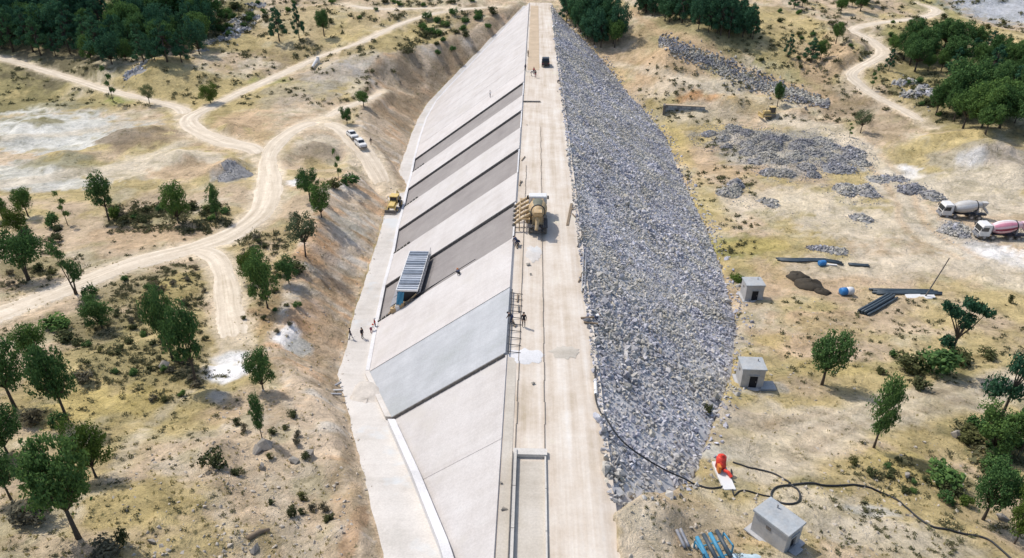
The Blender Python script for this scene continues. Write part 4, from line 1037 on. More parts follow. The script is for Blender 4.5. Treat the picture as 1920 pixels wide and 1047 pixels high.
# --- right bank, one by one
tree(1541, 722, 104, 92, 'oak1', 'round dark tree with a short trunk right of the middle concrete hut')
tree(1638, 840, 146, 78, 'column', 'tall narrow tree standing at the edge of the bare yard track', rz=0.6)
tree(1772, 692, 136, 110, 'crookpine', 'crooked pine with a flat spreading top above the thicket', rz=0.1)
tree(1874, 790, 212, 100, 'bentpine', 'tall bent pine at the right edge of the picture', rz=0.1)
tree(1843, 975, 112, 92, 'oak2', 'dark round tree near the bottom right corner')
tree(1902, 1020, 110, 66, 'bright', 'bright green tree cut by the right edge at the bottom')
tree(1860, 850, 96, 90, 'low', 'broad bushy tree at the foot of the tall bent pine')
tree(1908, 860, 120, 80, 'oak0', 'dark tree at the right edge beside the tall bent pine')
tree(1567, 82, 42, 28, 'oak0', 'single dark tree left of the bend in the upper right road')
tree(1520, 118, 46, 42, 'pine0', 'dark pine clump tree left of the tan mound, upper right')
tree(1538, 112, 36, 30, 'oak2', 'smaller dark tree right of the dark pine, upper right')
tree(1478, 108, 44, 24, 'pine2', 'slim grey green tree on the tan slope, upper right')
tree(1457, 200, 46, 26, 'oak1', 'small dark tree beside the yellow bulldozer')
tree(1613, 250, 46, 40, 'pale', 'grey leafless looking tree beside the haul road', rz=1.0)
tree(1592, 258, 28, 18, 'sparse', 'tiny thin tree beside the grey tree on the haul road')
tree(1635, 168, 42, 22, 'sparse', 'thin tree alone beside the upper right road')
tree(1666, 132, 40, 22, 'pine1', 'slim tree at the left edge of the right hand wood')
# --- woods
def wood(poly, n, hpx, keys, label, group, seed, wr=0.72, mind=13):
    """trees spread over a photo polygon, far ones first"""
    rnd = random.Random(seed); xs = [p[0] for p in poly]; ys_ = [p[1] for p in poly]; got = []
    def inside(x, y):
        c = False
        for i in range(len(poly)):
            x1, y1 = poly[i]; x2, y2 = poly[i - 1]
            if (y1 > y) != (y2 > y) and x < (x2 - x1) * (y - y1) / (y2 - y1) + x1: c = not c
        return c
    tries = 0
    while len(got) < n and tries < 6000:
        tries += 1
        x, y = rnd.uniform(min(xs), max(xs)), rnd.uniform(min(ys_), max(ys_))
        if not inside(x, y): continue
        if any((x - a) ** 2 + ((y - b) * 2.2) ** 2 < mind ** 2 for a, b in got): continue
        got.append((x, y))
    for x, y in sorted(got, key=lambda q: q[1]):
        h = hpx * rnd.uniform(0.62, 1.32)
        tree(x, y, h, h * wr * rnd.uniform(0.85, 1.2), rnd.choice(keys), label, group)
kind('wood0', round_blobs(81, 15, 0.54, 0.44, 0.38, 0.18), 5200, 0.0215, L_PINE, 82, r=0.02, fork=0.15)
kind('wood1', round_blobs(83, 16, 0.54, 0.44, 0.40, 0.17), 5200, 0.0215, L_PINE, 84, r=0.02, fork=0.15)
kind('wood2', round_blobs(85, 15, 0.53, 0.44, 0.40, 0.18), 5200, 0.0215, L_OAK, 86, r=0.02, fork=0.15)
P3 = ['wood0', 'wood1', 'pine0', 'pine1', 'pine2', 'wood2', 'oak0']
wood([(-20, 25), (400, 25), (392, 75), (380, 112), (345, 118), (210, 122), (110, 112), (-20, 96)], 108, 62, P3, 'dark green tree of the dense wood in the top left corner', 'wood in the top left corner', 5, 0.8, 18)
wood([(1190, 12), (1330, 12), (1395, 40), (1412, 76), (1360, 72), (1280, 50), (1190, 26)], 58, 54, ['pine0', 'pine1', 'wood0', 'wood1'], 'dark green pine of the dense stand behind the riprap band, top right of centre', 'pine stand behind the riprap band', 6, 0.66, 11)
wood([(1050, 12), (1090, 16), (1165, 60), (1172, 92), (1130, 94), (1085, 66), (1055, 34)], 34, 54, ['pine0', 'wood0', 'wood1', 'oak1'], 'dark pine of the clump at the far end of the riprap slope', 'pine clump at the far end of the riprap slope', 7, 0.7, 10)
wood([(1672, 96), (1760, 84), (1880, 110), (1925, 130), (1925, 200), (1840, 165), (1700, 136)], 40, 52, ['oak0', 'oak1', 'oak2', 'pine1'], 'dark tree in the upper part of the wood at the right edge', 'upper part of the wood at the right edge', 8, 0.85, 18)
wood([(1735, 205), (1800, 195), (1925, 205), (1925, 268), (1850, 255), (1760, 232)], 18, 74, ['oak0', 'oak1', 'oak2', 'low'], 'larger dark tree along the lower edge of the wood at the right', 'lower edge of the wood at the right', 9, 0.85, 26)
wood([(1560, 2), (1625, 2), (1620, 26), (1575, 26)], 7, 34, ['oak0', 'pine0'], 'small dark tree in the scrub at the top edge above the upper right road', 'scrub trees at the top edge, upper right', 10, 0.9, 14)
wood([(1480, 4), (1530, 2), (1530, 16), (1490, 20)], 4, 24, ['oak0', 'pine0'], 'small dark tree at the top edge above the tan slope, upper right', 'small trees at the top edge above the tan slope', 12, 0.9, 14)

# ------------------------------------------------------------------ shrubs
def shrub_blobs(seed, n=7):
    rnd = random.Random(seed); out = []
    for i in range(n):
        a = rnd.uniform(0, 6.28); q = 0.30 * math.sqrt(rnd.random()); s = rnd.uniform(0.16, 0.26)
        out.append((q * math.cos(a), q * math.sin(a), rnd.uniform(0.25, 0.6), s, s, 0.28))
    return out
SHRUB = {}
for nm, mt, nl, gp in (('olive', L_OLIVE, 520, 0.25), ('green', L_OAK, 620, 0.25), ('grey', L_GREY, 520, 0.35), ('bright', L_BRIGHT, 520, 0.3)):
    SHRUB[nm] = [crown_mesh('shrub', shrub_blobs(q + len(nm)), nl, 0.055, mt, q + 7, gp) for q in range(3)]
def shrub(px, py, wpx, hpx, key, label, group=None):
    p = site(px, py); w = wpx / pxm(p); h = tall(p, hpx)
    o = link(bpy.data.objects.new('shrub', TRND.choice(SHRUB[key])))
    o.location = (p.x, p.y, p.z - 0.08 * h); o.scale = (w, w, h); o.rotation_euler = (0, 0, TRND.uniform(0, 6.28))
    return tag(o, label, 'shrub', group)
for a in [
    (104, 424, 36, 34, 'green', 'round green bush left of the thin sparse tree by the silt flat'),
    (220, 410, 30, 32, 'bright', 'bright green bush right of the tall lobed tree'),
    (170, 556, 34, 32, 'green', 'dark bush beside the two stemmed leaning tree'),
    (62, 985, 100, 60, 'grey', 'large twiggy grey bush left of the largest foreground tree'),
    (195, 1044, 78, 40, 'grey', 'twiggy dark bush at the bottom edge right of the largest tree trunk'),
    (236, 1020, 30, 46, 'olive', 'upright olive bush at the bottom edge right of the twiggy bush'),
    (400, 878, 60, 44, 'olive', 'broad yellowish bush on the bare slope in the left foreground'),
    (443, 890, 28, 20, 'olive', 'small bush right of the broad yellowish bush'),
    (548, 968, 26, 32, 'olive', 'spiky bush on pale dirt in the left foreground'),
    (155, 716, 46, 26, 'grey', 'dark twiggy bush between the left trees and the fork track'),
    (150, 648, 30, 22, 'olive', 'small bush below the low round tree by the pale road'),
    (70, 795, 60, 40, 'grey', 'grey bush under the tall left trees on yellow grass'),
    (108, 795, 40, 30, 'green', 'dark bush right of the grey bush under the tall left trees'),
    (110, 615, 70, 34, 'green', 'wide green bush just below the pale road at the far left'),
    (124, 640, 50, 30, 'olive', 'olive bush below the wide green bush at the far left'),
    (372, 725, 30, 18, 'grey', 'dark brush at the foot of the two tall trees by the fork track'),
    (545, 510, 60, 30, 'olive', 'dark brush below the pale airy tree on the cut bank'),
    (655, 345, 44, 26, 'green', 'dark green bush at the lip of the cut bank below the cars'),
    (625, 352, 40, 24, 'olive', 'olive bush beside the thin pole like tree'),
    (1672, 668, 24, 18, 'green', 'small dark bush at the left end of the thicket'),
    (1702, 692, 76, 44, 'olive', 'left part of the grey green thicket below the crooked pine'),
    (1752, 702, 96, 62, 'green', 'dark middle part of the thicket under the crooked pine'),
    (1800, 682, 64, 40, 'olive', 'right part of the grey green thicket below the crooked pine'),
    (1852, 672, 44, 30, 'olive', 'small bush at the right end of the thicket'),
    (1722, 728, 44, 36, 'olive', 'bush in front of the thicket at the edge of the yard track'),
    (1650, 700, 28, 20, 'olive', 'dark bush left of the thicket'),
    (1755, 905, 92, 50, 'green', 'wide dark bush in the shadow of the tall narrow tree'),
    (1782, 925, 50, 30, 'olive', 'olive bush right of the wide dark bush'),
    (1770, 940, 36, 24, 'green', 'small bush below the wide dark bush, bottom right'),
    (1632, 890, 30, 22, 'olive', 'small olive bush on yellow grass beside the black hose'),
    (1600, 872, 24, 26, 'olive', 'little bush left of the tall narrow tree'),
    (1815, 820, 60, 36, 'olive', 'olive bush left of the broad bushy tree at the right'),
    (1325, 778, 22, 32, 'olive', 'dark plant at the lower toe of the riprap slope'),
    (1380, 525, 40, 14, 'bright', 'low green weeds beside the far concrete hut'),
    (1812, 948, 34, 26, 'bright', 'yellowish bush left of the dark tree at the bottom right'),
    (1895, 568, 16, 22, 'olive', 'spindly plant on the pale dirt at the right edge'),
    ]: shrub(*a)
SCRUB = []
def shrub_field(poly, n, w, keys, label, group, seed):
    m = n; n = int(n * 0.52) + 1; rnd = random.Random(seed); xs = [p[0] for p in poly]; ys_ = [p[1] for p in poly]; k = 0
    while k < n + int(m * 1.6):
        x, y = rnd.uniform(min(xs), max(xs)), rnd.uniform(min(ys_), max(ys_)); c = False
        for i in range(len(poly)):
            x1, y1 = poly[i]; x2, y2 = poly[i - 1]
            if (y1 > y) != (y2 > y) and x < (x2 - x1) * (y - y1) / (y2 - y1) + x1: c = not c
        if not c: continue
        if k < n:
            q = w * rnd.uniform(0.8, 1.4); shrub(x, y, q, q * 0.7, rnd.choice(keys), label, group)
        else: SCRUB.append((x, y, w * rnd.uniform(0.35, 0.7)))
        k += 1
OG = ['olive', 'olive', 'green', 'grey']
shrub_field([(230, 520), (370, 485), (395, 520), (390, 640), (300, 650), (200, 600)], 60, 15, OG, 'small dark scrub bush on the slope between the pale road and the fork track', 'scrub between the pale road and the fork track', 1)
shrub_field([(150, 640), (300, 640), (390, 690), (330, 760), (230, 740), (160, 700)], 42, 17, OG, 'small scrub bush on the slope below the two tall trees by the fork track', 'scrub below the fork track', 2)
shrub_field([(445, 450), (520, 440), (570, 490), (560, 600), (500, 640), (455, 600)], 40, 15, OG, 'small dark scrub bush between the fork track and the cut bank', 'scrub between the fork track and the cut bank', 3)
shrub_field([(215, 395), (430, 385), (430, 425), (300, 440), (220, 430)], 42, 22, OG, 'scrub bush in the strip between the silt flat and the pale road', 'scrub strip above the pale road', 4)
shrub_field([(0, 420), (110, 430), (120, 520), (0, 540)], 22, 22, OG, 'scrub bush under the trees above the pale road at the far left', 'scrub at the far left above the road', 5)
shrub_field([(440, 780), (590, 760), (625, 1000), (540, 1000), (480, 900)], 30, 20, ['olive', 'grey', 'olive'], 'small bush on the stony ground beside the near cut bank', 'bushes beside the near cut bank', 6)
shrub_field([(800, 30), (930, 22), (900, 90), (800, 105), (740, 90)], 40, 20, ['green', 'olive', 'green'], 'dark bush on the slope left of the far end of the slabs', 'bushes left of the far end of the slabs', 7)
shrub_field([(400, 5), (470, 5), (480, 60), (400, 75)], 34, 20, ['green', 'olive'], 'dark bush on the stony hill right of the top left wood', 'bushes on the stony hill right of the top left wood', 8)
shrub_field([(480, 5), (900, 2), (800, 12), (640, 70), (500, 90)], 30, 15, ['green', 'olive'], 'dark bush on the dry hill above the hill road', 'bushes above the hill road', 9)
shrub_field([(1420, 20), (1560, 20), (1600, 90), (1500, 130), (1420, 120)], 26, 14, ['green', 'olive'], 'small bush on the tan slope in the upper right', 'bushes on the tan upper right slope', 10)
shrub_field([(1690, 150), (1780, 160), (1800, 230), (1760, 230), (1690, 170)], 26, 18, ['green', 'olive'], 'dark bush among rocks at the left edge of the right hand wood', 'bushes at the left edge of the right hand wood', 11)
shrub_field([(1600, 850), (1720, 870), (1800, 940), (1760, 960), (1640, 920)], 18, 18, ['olive', 'green'], 'small bush on the yellow grass bank at the lower right', 'bushes on the yellow grass bank', 12)
shrub_field([(1780, 790), (1920, 790), (1920, 960), (1850, 900)], 30, 40, ['olive', 'green', 'green'], 'dense bush in the thicket at the lower right edge', 'thicket at the lower right edge', 13)
shrub_field([(1640, 20), (1920, 40), (1920, 90), (1760, 70), (1660, 80)], 20, 15, ['green', 'olive'], 'small bush on the green slope at the top right', 'bushes on the top right slope', 14)

srn = np.random.RandomState(77); ALLROAD = np.vstack(list(ROADPATH.values()))[::2]
for (x0, y0, x1, y1), n_, w_ in [((0, 440, 600, 720), 420, 7), ((0, 700, 560, 1047), 260, 8), ((150, 500, 400, 720), 420, 8), ((440, 430, 600, 660), 300, 8), ((200, 380, 460, 440), 160, 10), ((0, 110, 640, 200), 260, 6), ((400, 0, 960, 110), 300, 7), ((640, 130, 780, 260), 120, 7), ((1200, 60, 1600, 230), 300, 6), ((1500, 0, 1920, 120), 260, 7), ((1600, 100, 1760, 240), 160, 7), ((1380, 560, 1920, 720), 200, 7), ((1560, 830, 1920, 1047), 220, 9), ((1270, 260, 1420, 480), 160, 7), ((1200, 900, 1560, 1047), 120, 6), ((580, 700, 660, 1047), 60, 8), ((560, 500, 600, 720), 14, 6)]:
    xa = srn.uniform(x0, x1, 3 * n_); ya = srn.uniform(y0, y1, 3 * n_); ok_ = vnoise(xa / 38.0, ya / 22.0, 5) + 0.35 * srn.rand(3 * n_) > 0.62
    SCRUB += [(x, y, w_ * srn.uniform(0.5, 1.5)) for x, y in zip(xa[ok_][:n_], ya[ok_][:n_])]
sp_ = site_many(np.array([q[0] for q in SCRUB]), np.array([q[1] for q in SCRUB])); V = []; C = []
rnd = np.random.RandomState(14)
for p, q in zip(sp_, SCRUB):
    w = q[2] / pxm(p); n = 34
    if (p.x > XU - SU * float(dup_(p.y)) - 15 and p.x < XD + SD * float(ddn_(p.y)) + 0.5) or np.min((ALLROAD[:, 0] - p.x) ** 2 + (ALLROAD[:, 1] - p.y) ** 2) < 9: continue
    P = rnd.normal(size=(n, 3)) * np.array([0.3, 0.3, 0.2]) * w; P[:, 2] = np.abs(P[:, 2]) * 1.1
    a = rnd.normal(size=(n, 3)); b2 = rnd.normal(size=(n, 3)); s_ = 0.14 * w
    P = P + np.array(p)
    V.append(np.stack([P - a * s_, P + b2 * s_, P + a * s_], 1).reshape(-1, 3)); C.append(np.full((3 * n, 3), 0.35 + 1.0 * rnd.rand()))
o = link(bpy.data.objects.new('low_scrub', fast_mesh('low_scrub', np.vstack(V), np.arange(sum(len(v) for v in V)).reshape(-1, 3), leaf_mat('low_scrub_leaves', (0.075, 0.080, 0.040), (0.185, 0.175, 0.095), 0.2), False, np.vstack(C))))
tag(o, 'low dark scrub plants dotted over the dry slopes', 'scrub', kind='stuff')
# dry grass tufts and loose stones: nobody could count them
def scatter_px(polys, n, seed):
    rnd = np.random.RandomState(seed); out = []
    for (x0, y0, x1, y1), w in polys:
        k = int(n * w)
        out += site_many(rnd.uniform(x0, x1, k), rnd.uniform(y0, y1, k))
    return out
rnd = np.random.RandomState(3)
tp = scatter_px([((0, 480, 400, 700), 0.25), ((0, 700, 620, 1047), 0.4), ((440, 430, 600, 700), 0.1), ((1400, 600, 1920, 1047), 0.2), ((1270, 380, 1500, 480), 0.05)], 1500, 9)
V = []; C = []
for p in tp:
    s = rnd.uniform(0.10, 0.26); tone = 0.45 + 0.55 * rnd.rand()
    for q in range(7):
        a = rnd.uniform(0, 6.28); l = s * rnd.uniform(0.6, 1.3); w = 0.05
        bx, by = p.x + rnd.uniform(-.25, .25) * s * 2, p.y + rnd.uniform(-.25, .25) * s * 2
        V += [(bx - w * math.sin(a), by + w * math.cos(a), p.z - 0.03), (bx + w * math.sin(a), by - w * math.cos(a), p.z - 0.03), (bx + math.cos(a) * l * 0.6, by + math.sin(a) * l * 0.6, p.z + l)]
        C += [(tone,) * 3] * 3
L_STRAW = leaf_mat('dry_grass', (0.20, 0.18, 0.08), (0.50, 0.42, 0.20), 0.5)
o = link(bpy.data.objects.new('dry_grass', fast_mesh('dry_grass', np.array(V), np.arange(len(V)).reshape(-1, 3), L_STRAW, False, np.array(C))))
tag(o, 'dry straw coloured grass tufts scattered over both banks', 'grass', kind='stuff')
lp = scatter_px([((380, 720, 660, 1047), 0.3), ((200, 850, 500, 1047), 0.1), ((1180, 900, 1700, 1047), 0.25), ((1340, 560, 1620, 780), 0.15), ((1500, 830, 1900, 1000), 0.15), ((450, 430, 620, 700), 0.1), ((1300, 250, 1700, 420), 0.1)], 2000, 12)
for y_ in np.arange(40, 200, 0.55):
    dd_ = float(dup_(y_)); x_ = XU - SU * dd_ - float(np.interp(y_, PW_Y, PW_W)) + 0.2 + rnd.normal() * 0.45; lp.append(Vector((x_, y_, max(ground_z(x_, y_), -dd_ + 0.04))))
o = stone_mass('loose_stones', [(p.x, p.y, p.z) for p in lp], [0.05 + 0.24 * rnd.rand() ** 3 for p in lp], rnd, M_PEBBLE, None, (0.78, 0.97))
tag(o, 'loose stones littering the bare ground of both banks', 'stones', kind='stuff')

# ------------------------------------------------------------------ paints and such
M_WHITE = plain('white_paint', (0.66, 0.66, 0.65), 0.45, 0, 0.12, dust=0.3)
M_GLASS = plain('dark_glass', (0.02, 0.025, 0.03), 0.12, 0, 0.2, 2.0, 0.6)
M_TYRE = plain('tyre_rubber', (0.03, 0.03, 0.03), 0.9, dust=0.4)
M_RIM = plain('wheel_rim', (0.38, 0.37, 0.36), 0.5, 0.3)
M_YELLOW = plain('machine_yellow', (0.58, 0.40, 0.07), 0.6, 0, 0.2, dust=0.4)
M_MUSTARD = plain('dusty_mustard', (0.40, 0.26, 0.10), 0.75, 0, 0.4, dust=0.45)
M_DKGREEN = plain('dark_drum_paint', (0.13, 0.13, 0.09), 0.6, 0, 0.3)
M_GREYDRUM = plain('grey_drum_paint', (0.47, 0.47, 0.46), 0.55, 0, 0.25, dust=0.5)
M_PINK = plain('pink_drum_paint', (0.70, 0.47, 0.52), 0.5, 0, 0.12, dust=0.25)
M_RED = plain('red_paint', (0.62, 0.05, 0.03), 0.45, 0, 0.2)
M_ROSE = plain('rose_drum_paint', (0.55, 0.22, 0.29), 0.5, 0, 0.15)
M_DUSTY = plain('dusty_yellow', (0.50, 0.37, 0.16), 0.75, 0, 0.25)
M_DKRED = plain('dark_red_paint', (0.22, 0.03, 0.06), 0.5, 0, 0.2)
M_BLUE = plain('blue_paint', (0.03, 0.17, 0.42), 0.5, 0, 0.3)
M_CYAN = plain('blue_tarpaulin', (0.055, 0.23, 0.36), 0.6, 0, 0.3)
M_SLATE = plain('roof_sheet', (0.24, 0.27, 0.31), 0.35, 0.3, 0.3, 1.0)
M_SLATE2 = plain('roof_sheet_light', (0.42, 0.45, 0.49), 0.45, 0.0, 0.2, 1.0)
M_BGREY = plain('blue_grey_steel', (0.16, 0.18, 0.22), 0.6, 0.1, 0.3, dust=0.35)
M_HUT = plain('hut_concrete', (0.38, 0.39, 0.40), 0.95, 0, 0.28, 0.8, 0.2, dust=0.3)
M_HUTROOF = plain('hut_roof_concrete', (0.33, 0.36, 0.38), 0.95, 0, 0.3, 0.7, 0.2, dust=0.3)
M_HOSE = plain('black_hose', (0.022, 0.024, 0.026), 0.55, 0, 0.3)
M_PIPE = plain('dark_pipe', (0.055, 0.075, 0.09), 0.5, 0, 0.35)
M_WOOD = plain('weathered_timber', (0.20, 0.15, 0.10), 0.9, 0, 0.3)
M_TARP = plain('brown_black_cover', (0.045, 0.036, 0.024), 0.85, 0, 0.4, 1.5)
M_SKIN = plain('skin', (0.36, 0.22, 0.15), 0.6, 0, 0.05)
M_BLACK = plain('black_cloth', (0.018, 0.018, 0.022), 0.9)
M_NAVY = plain('navy_cloth', (0.035, 0.045, 0.09), 0.9)
M_REDC = plain('red_cloth', (0.42, 0.05, 0.05), 0.9)
M_WHITEC = plain('white_cloth', (0.66, 0.65, 0.63), 0.9, 0, 0.1)
M_ORANGEC = plain('orange_cloth', (0.60, 0.19, 0.04), 0.9)
M_OUTCROP = stone_material('pile_stone', False)
cr_ = [n_ for n_ in M_OUTCROP.node_tree.nodes if n_.type == 'VALTORGB' and len(n_.color_ramp.elements) == 7][0]
for e_ in cr_.color_ramp.elements: e_.color = (e_.color[0] * 0.66, e_.color[1] * 0.66, e_.color[2] * 0.63, 1.0)

def wheel(parent, x, y, z, r, w, mat_rim=None):
    o = MB().lathe((x, y - w / 2, z), (0, 1, 0), [(0, r * 0.62), (0, r * 0.93), (w * 0.2, r), (w * 0.8, r), (w, r * 0.93), (w, r * 0.62)], 16).build('wheel', M_TYRE, parent, True)
    s = 1 if y > 0 else -1
    MB().cyl((x, y - w * 0.30, z), (x, y + w * 0.30 + s * w * 0.24, z), r * 0.55, r * 0.5, 12).build('rim', mat_rim or M_RIM, o)
    return o

def mixer_truck(loc, rz, label, drum, stripes, cabm=M_WHITE, deck=M_BGREY):
    t = thing('mixer_truck', label, 'truck', loc, rz)
    MB().box((0, 0, 0.95), (8.6, 0.95, 0.32)).box((-0.4, 0.62, 1.0), (5.6, 0.12, 0.2)).box((-0.4, -0.62, 1.0), (5.6, 0.12, 0.2)).build('chassis', M_STEEL, t)
    # cab: side profile
    prof = [(2.45, 0.75), (4.28, 0.75), (4.34, 1.55), (4.12, 2.55), (3.9, 2.95), (2.55, 3.0), (2.45, 2.9)]
    cab = MB().prism(prof, (0, 0, 0), (1, 0, 0), (0, 0, 1), 2.42).build('cab', cabm, t, bevel=0.05)
    rq = roty(-math.atan2(0.22, 1.0))
    MB().box((4.235, 0, 2.08), (0.05, 2.1, 0.86), rq).build('windscreen', M_GLASS, cab)
    for s in (-1, 1):
        MB().prism([(2.95, 1.75), (4.05, 1.75), (3.92, 2.5), (2.95, 2.55)], (0, s * 1.225, 0), (1, 0, 0), (0, 0, 1), 0.03).build('side_window', M_GLASS, cab)
        MB().box((4.25, s * 1.42, 2.15), (0.12, 0.22, 0.5)).box((4.2, s * 1.3, 2.4), (0.06, 0.3, 0.05)).build('mirror', M_STEEL, cab)
        MB().box((4.36, s * 0.9, 1.05), (0.05, 0.34, 0.2)).build('headlight', M_RIM, cab)
    MB().box((4.36, 0, 1.35), (0.05, 1.5, 0.3)).build('grille', M_STEEL, cab)
    MB().box((4.40, 0, 0.72), (0.22, 2.4, 0.34)).build('bumper', deck, t)
    MB().box((2.2, 0, 2.0), (0.34, 1.6, 1.5)).build('water_tank', deck, t, bevel=0.05)
    MB().box((1.2, -1.05, 0.85), (1.2, 0.5, 0.5)).build('fuel_tank', M_RIM, t, bevel=0.08)
    for x in (3.25, 1.75, -1.35, -2.75):
        for s in (-1, 1): wheel(t, x, s * 1.02, 0.52, 0.52, 0.42 if x < 0 else 0.32)
    for s in (-1, 1):
        MB().box((-2.05, s * 1.05, 1.14), (3.0, 0.5, 0.06)).build('fender', M_STEEL, t)
    ax = Vector((-1, 0, 0.20)); p0 = Vector((2.0, 0, 1.95))
    prof = [(0, 0.45), (0.35, 0.85), (1.2, 1.16), (2.0, 1.24), (3.0, 1.2), (4.2, 0.85), (5.1, 0.55), (5.2, 0.42)]
    dr = MB().lathe(p0, ax, prof, 28).build('drum', drum, t, True)
    for a0, a1, mt in stripes:
        pr = [(s, r + 0.02) for s, r in prof[1:6]]
        MB().lathe(p0, ax, pr, 8, a0, a1).build('stripe', mt, dr, True)
    MB().lathe(p0 + ax.normalized() * 4.05, ax, [(0, 0.90), (0, 0.98), (0.16, 0.98), (0.16, 0.88)], 20).build('drum_ring', M_STEEL, t, True)
    MB().box((-2.3, 0, 1.6), (0.25, 1.5, 1.3)).build('drum_pedestal', deck, t)
    MB().prism([(-0.55, 0.75), (0.5, 0.75), (0.15, 0.0), (-0.15, 0.0)], (-3.45, 0, 2.75), (1, 0, 0), (0, 0, 1), 1.0).build('hopper', drum, t)
    MB().tube([(-3.4, 0, 2.5), (-3.9, 0.1, 1.9), (-4.5, 0.2, 1.25)], [0.28, 0.25, 0.2], 8).build('chute', drum, t)
    lad = MB()
    for s in (-0.2, 0.2): lad.cyl((-3.9, -0.85 + s, 0.8), (-3.6, -0.85 + s, 3.1), 0.03, n=5)
    for z in np.arange(1.0, 3.0, 0.32): lad.box((-3.88 + (z - 0.9) * 0.13, -0.85, z), (0.04, 0.42, 0.04))
    lad.build('ladder', M_STEEL, t)
    return t
PI = math.pi
p = site(1802, 408)
mixer_truck(p, PI - 0.10, 'dusty grey mixer truck parked behind the pink striped one', M_GREYDRUM, [(0.9, 1.5, M_WHITE), (-0.9, -0.3, M_WHITE)], M_WHITE, M_BGREY)
p = site(1873, 447)
mixer_truck(p, PI - 0.08, 'white mixer truck with a pink and red striped drum at the right edge', M_PINK, [(-2.1, -1.6, M_DKRED), (-1.15, -0.6, M_ROSE), (-0.25, 0.2, M_WHITE), (0.55, 1.1, M_ROSE), (1.45, 1.85, M_DKRED), (2.3, 2.8, M_ROSE)], M_WHITE, M_BGREY)
p = on_crest(1008, 421)
mixer_truck((p.x, p.y, 0.02), PI / 2, 'dusty mixer truck with a mustard drum standing on the dam crest', M_MUSTARD, [(-0.5, 0.6, M_DKGREEN), (1.6, 2.3, M_DKGREEN), (3.6, 4.3, M_DKGREEN)], M_WHITE, M_MUSTARD)

# rack of chutes beside the crest truck
p = on_crest(982, 436); t = thing('chute_rack', 'rusty yellow rack with a row of chutes between the crest truck and the open bay', 'rack', (p.x, p.y + 0.2, 0.02), 0)
mb = MB()
for y in (0.2, 3.6, 7.0):
    for x in (-0.6, 0.7): mb.cyl((x, y, 0), (x, y, 1.7), 0.07, n=6)
    mb.box((0.05, y, 1.7), (1.5, 0.12, 0.12))
for x in (-0.6, 0.7): mb.box((x, 3.6, 1.7), (0.13, 7.2, 0.14)); mb.box((x, 3.6, 0.9), (0.08, 7.0, 0.08))
mb.build('frame', M_MUSTARD, t)
for y in (0.5, 2.0, 3.5, 5.0, 6.5):
    c = MB().tube([(0.9, y + 0.5, 2.1), (0.0, y + 0.2, 1.75), (-1.3, y - 0.25, 1.0)], [0.24, 0.20, 0.16], 7).build('chute', M_MUSTARD, t)
    MB().cyl((-1.45, y - 0.32, 0.72), (-1.28, y - 0.24, 1.05), 0.2, 0.17, 8).build('chute_tip', M_FORM, c)
MB().lathe((0.9, 1.2, 1.2), (0, 1, 0), [(0, 0.15), (0, 0.75), (0.12, 0.75), (0.12, 0.45), (1.0, 0.45), (1.0, 0.75), (1.12, 0.75), (1.12, 0.15)], 18).build('cable_drum', M_MUSTARD, t)

# ------------------------------------------------------------------ slipform paver on the open bay
def on_face(px, py):
    r = ray(px, py)      # plane: x = XU + SU * z
    k = (XU + SU * EYE.z - EYE.x) / (r.x - SU * r.z)
    return EYE + r * k
def face_frame(y, t, off=0.0):
    o = face_pt(y, t, off); e2 = Vector((SU, 0, 1)).normalized()      # up the slope
    return o, Vector((0, 1, 0)), e2, NRM
q = at_level(762, 548, 8.0)
t0 = (XU - q.x) / SU
o = face_pt(86.75, t0)
t = thing('slipform_paver', 'dark roofed slipform paving machine spanning the open bay with a blue tarpaulin end', 'paving machine', o)
SL = roty(-math.atan(1 / SU))                  # lies along the face; the roof itself is level
H = 5.75; NP = 8; RZ = 8.0 * -1 - o.z          # roof level above the face point
def onf(x, y, z): return tuple(SL @ Vector((x, y, z)))
for k in range(NP):
    y = -H + (k + 0.5) * 2 * H / NP; z = RZ + 0.05 * (k % 2)
    ob = MB().box((0, y, z), (2.8, 2 * H / NP - 0.10, 0.08)).build('roof_panel', M_SLATE if k % 2 else M_SLATE2, t)
    MB().box((0, y + 0.28, z + 0.08), (2.8, 0.14, 0.08)).box((0, y - 0.36, z + 0.08), (2.8, 0.14, 0.08)).build('rib', M_SLATE, ob)
MB().box((-1.45, 0, RZ - 0.02), (0.12, 2 * H, 0.22)).box((1.45, 0, RZ - 0.04), (0.08, 2 * H, 0.16)).box((0, -H - 0.06, RZ - 0.04), (3.0, 0.12, 0.24)).build('roof_edge', M_WHITE, t)
fr = MB()
for y in np.linspace(-H + 0.1, H - 0.1, 6):
    for x in (-1.35, 1.35): fr.cyl((x, y, x / SU), (x, y, RZ), 0.06, n=6)
for x in (-1.35, 1.35):
    for z in (0.35, 0.68): fr.box((x, 0, x / SU + (RZ - x / SU) * z), (0.10, 2 * H, 0.12))
    for k in range(5):
        y0_ = -H + 0.1 + k * (2 * H - 0.2) / 5; y1_ = y0_ + (2 * H - 0.2) / 5
        fr.tube([(x, y0_, x / SU + (RZ - x / SU) * 0.35), (x, y1_, x / SU + (RZ - x / SU) * 0.68)], 0.04, 5)
fr.build('truss', M_STEEL, t)
MB().box((-0.1, 0.2, RZ * 0.5), (2.3, 2 * H - 0.8, RZ * 0.66)).build('body', M_STEEL, t)
MB().box(onf(0.2, 0, 0.28), (2.8, 2 * H + 0.1, 0.5), SL).build('slip_form', M_FORM, t)
gw = MB().box(onf(2.3, 0, 0.8), (0.9, 2 * H, 0.08), SL)
for y in np.linspace(-H, H, 9):
    p_ = Vector(onf(2.7, y, 0.8)); gw.cyl(p_, p_ + Vector((0, 0, 1.0)), 0.03, n=5)
for z in (0.5, 1.0):
    p_ = Vector(onf(2.7, 0, 0.8)); gw.box(p_ + Vector((0, 0, z)), (0.04, 2 * H, 0.04))
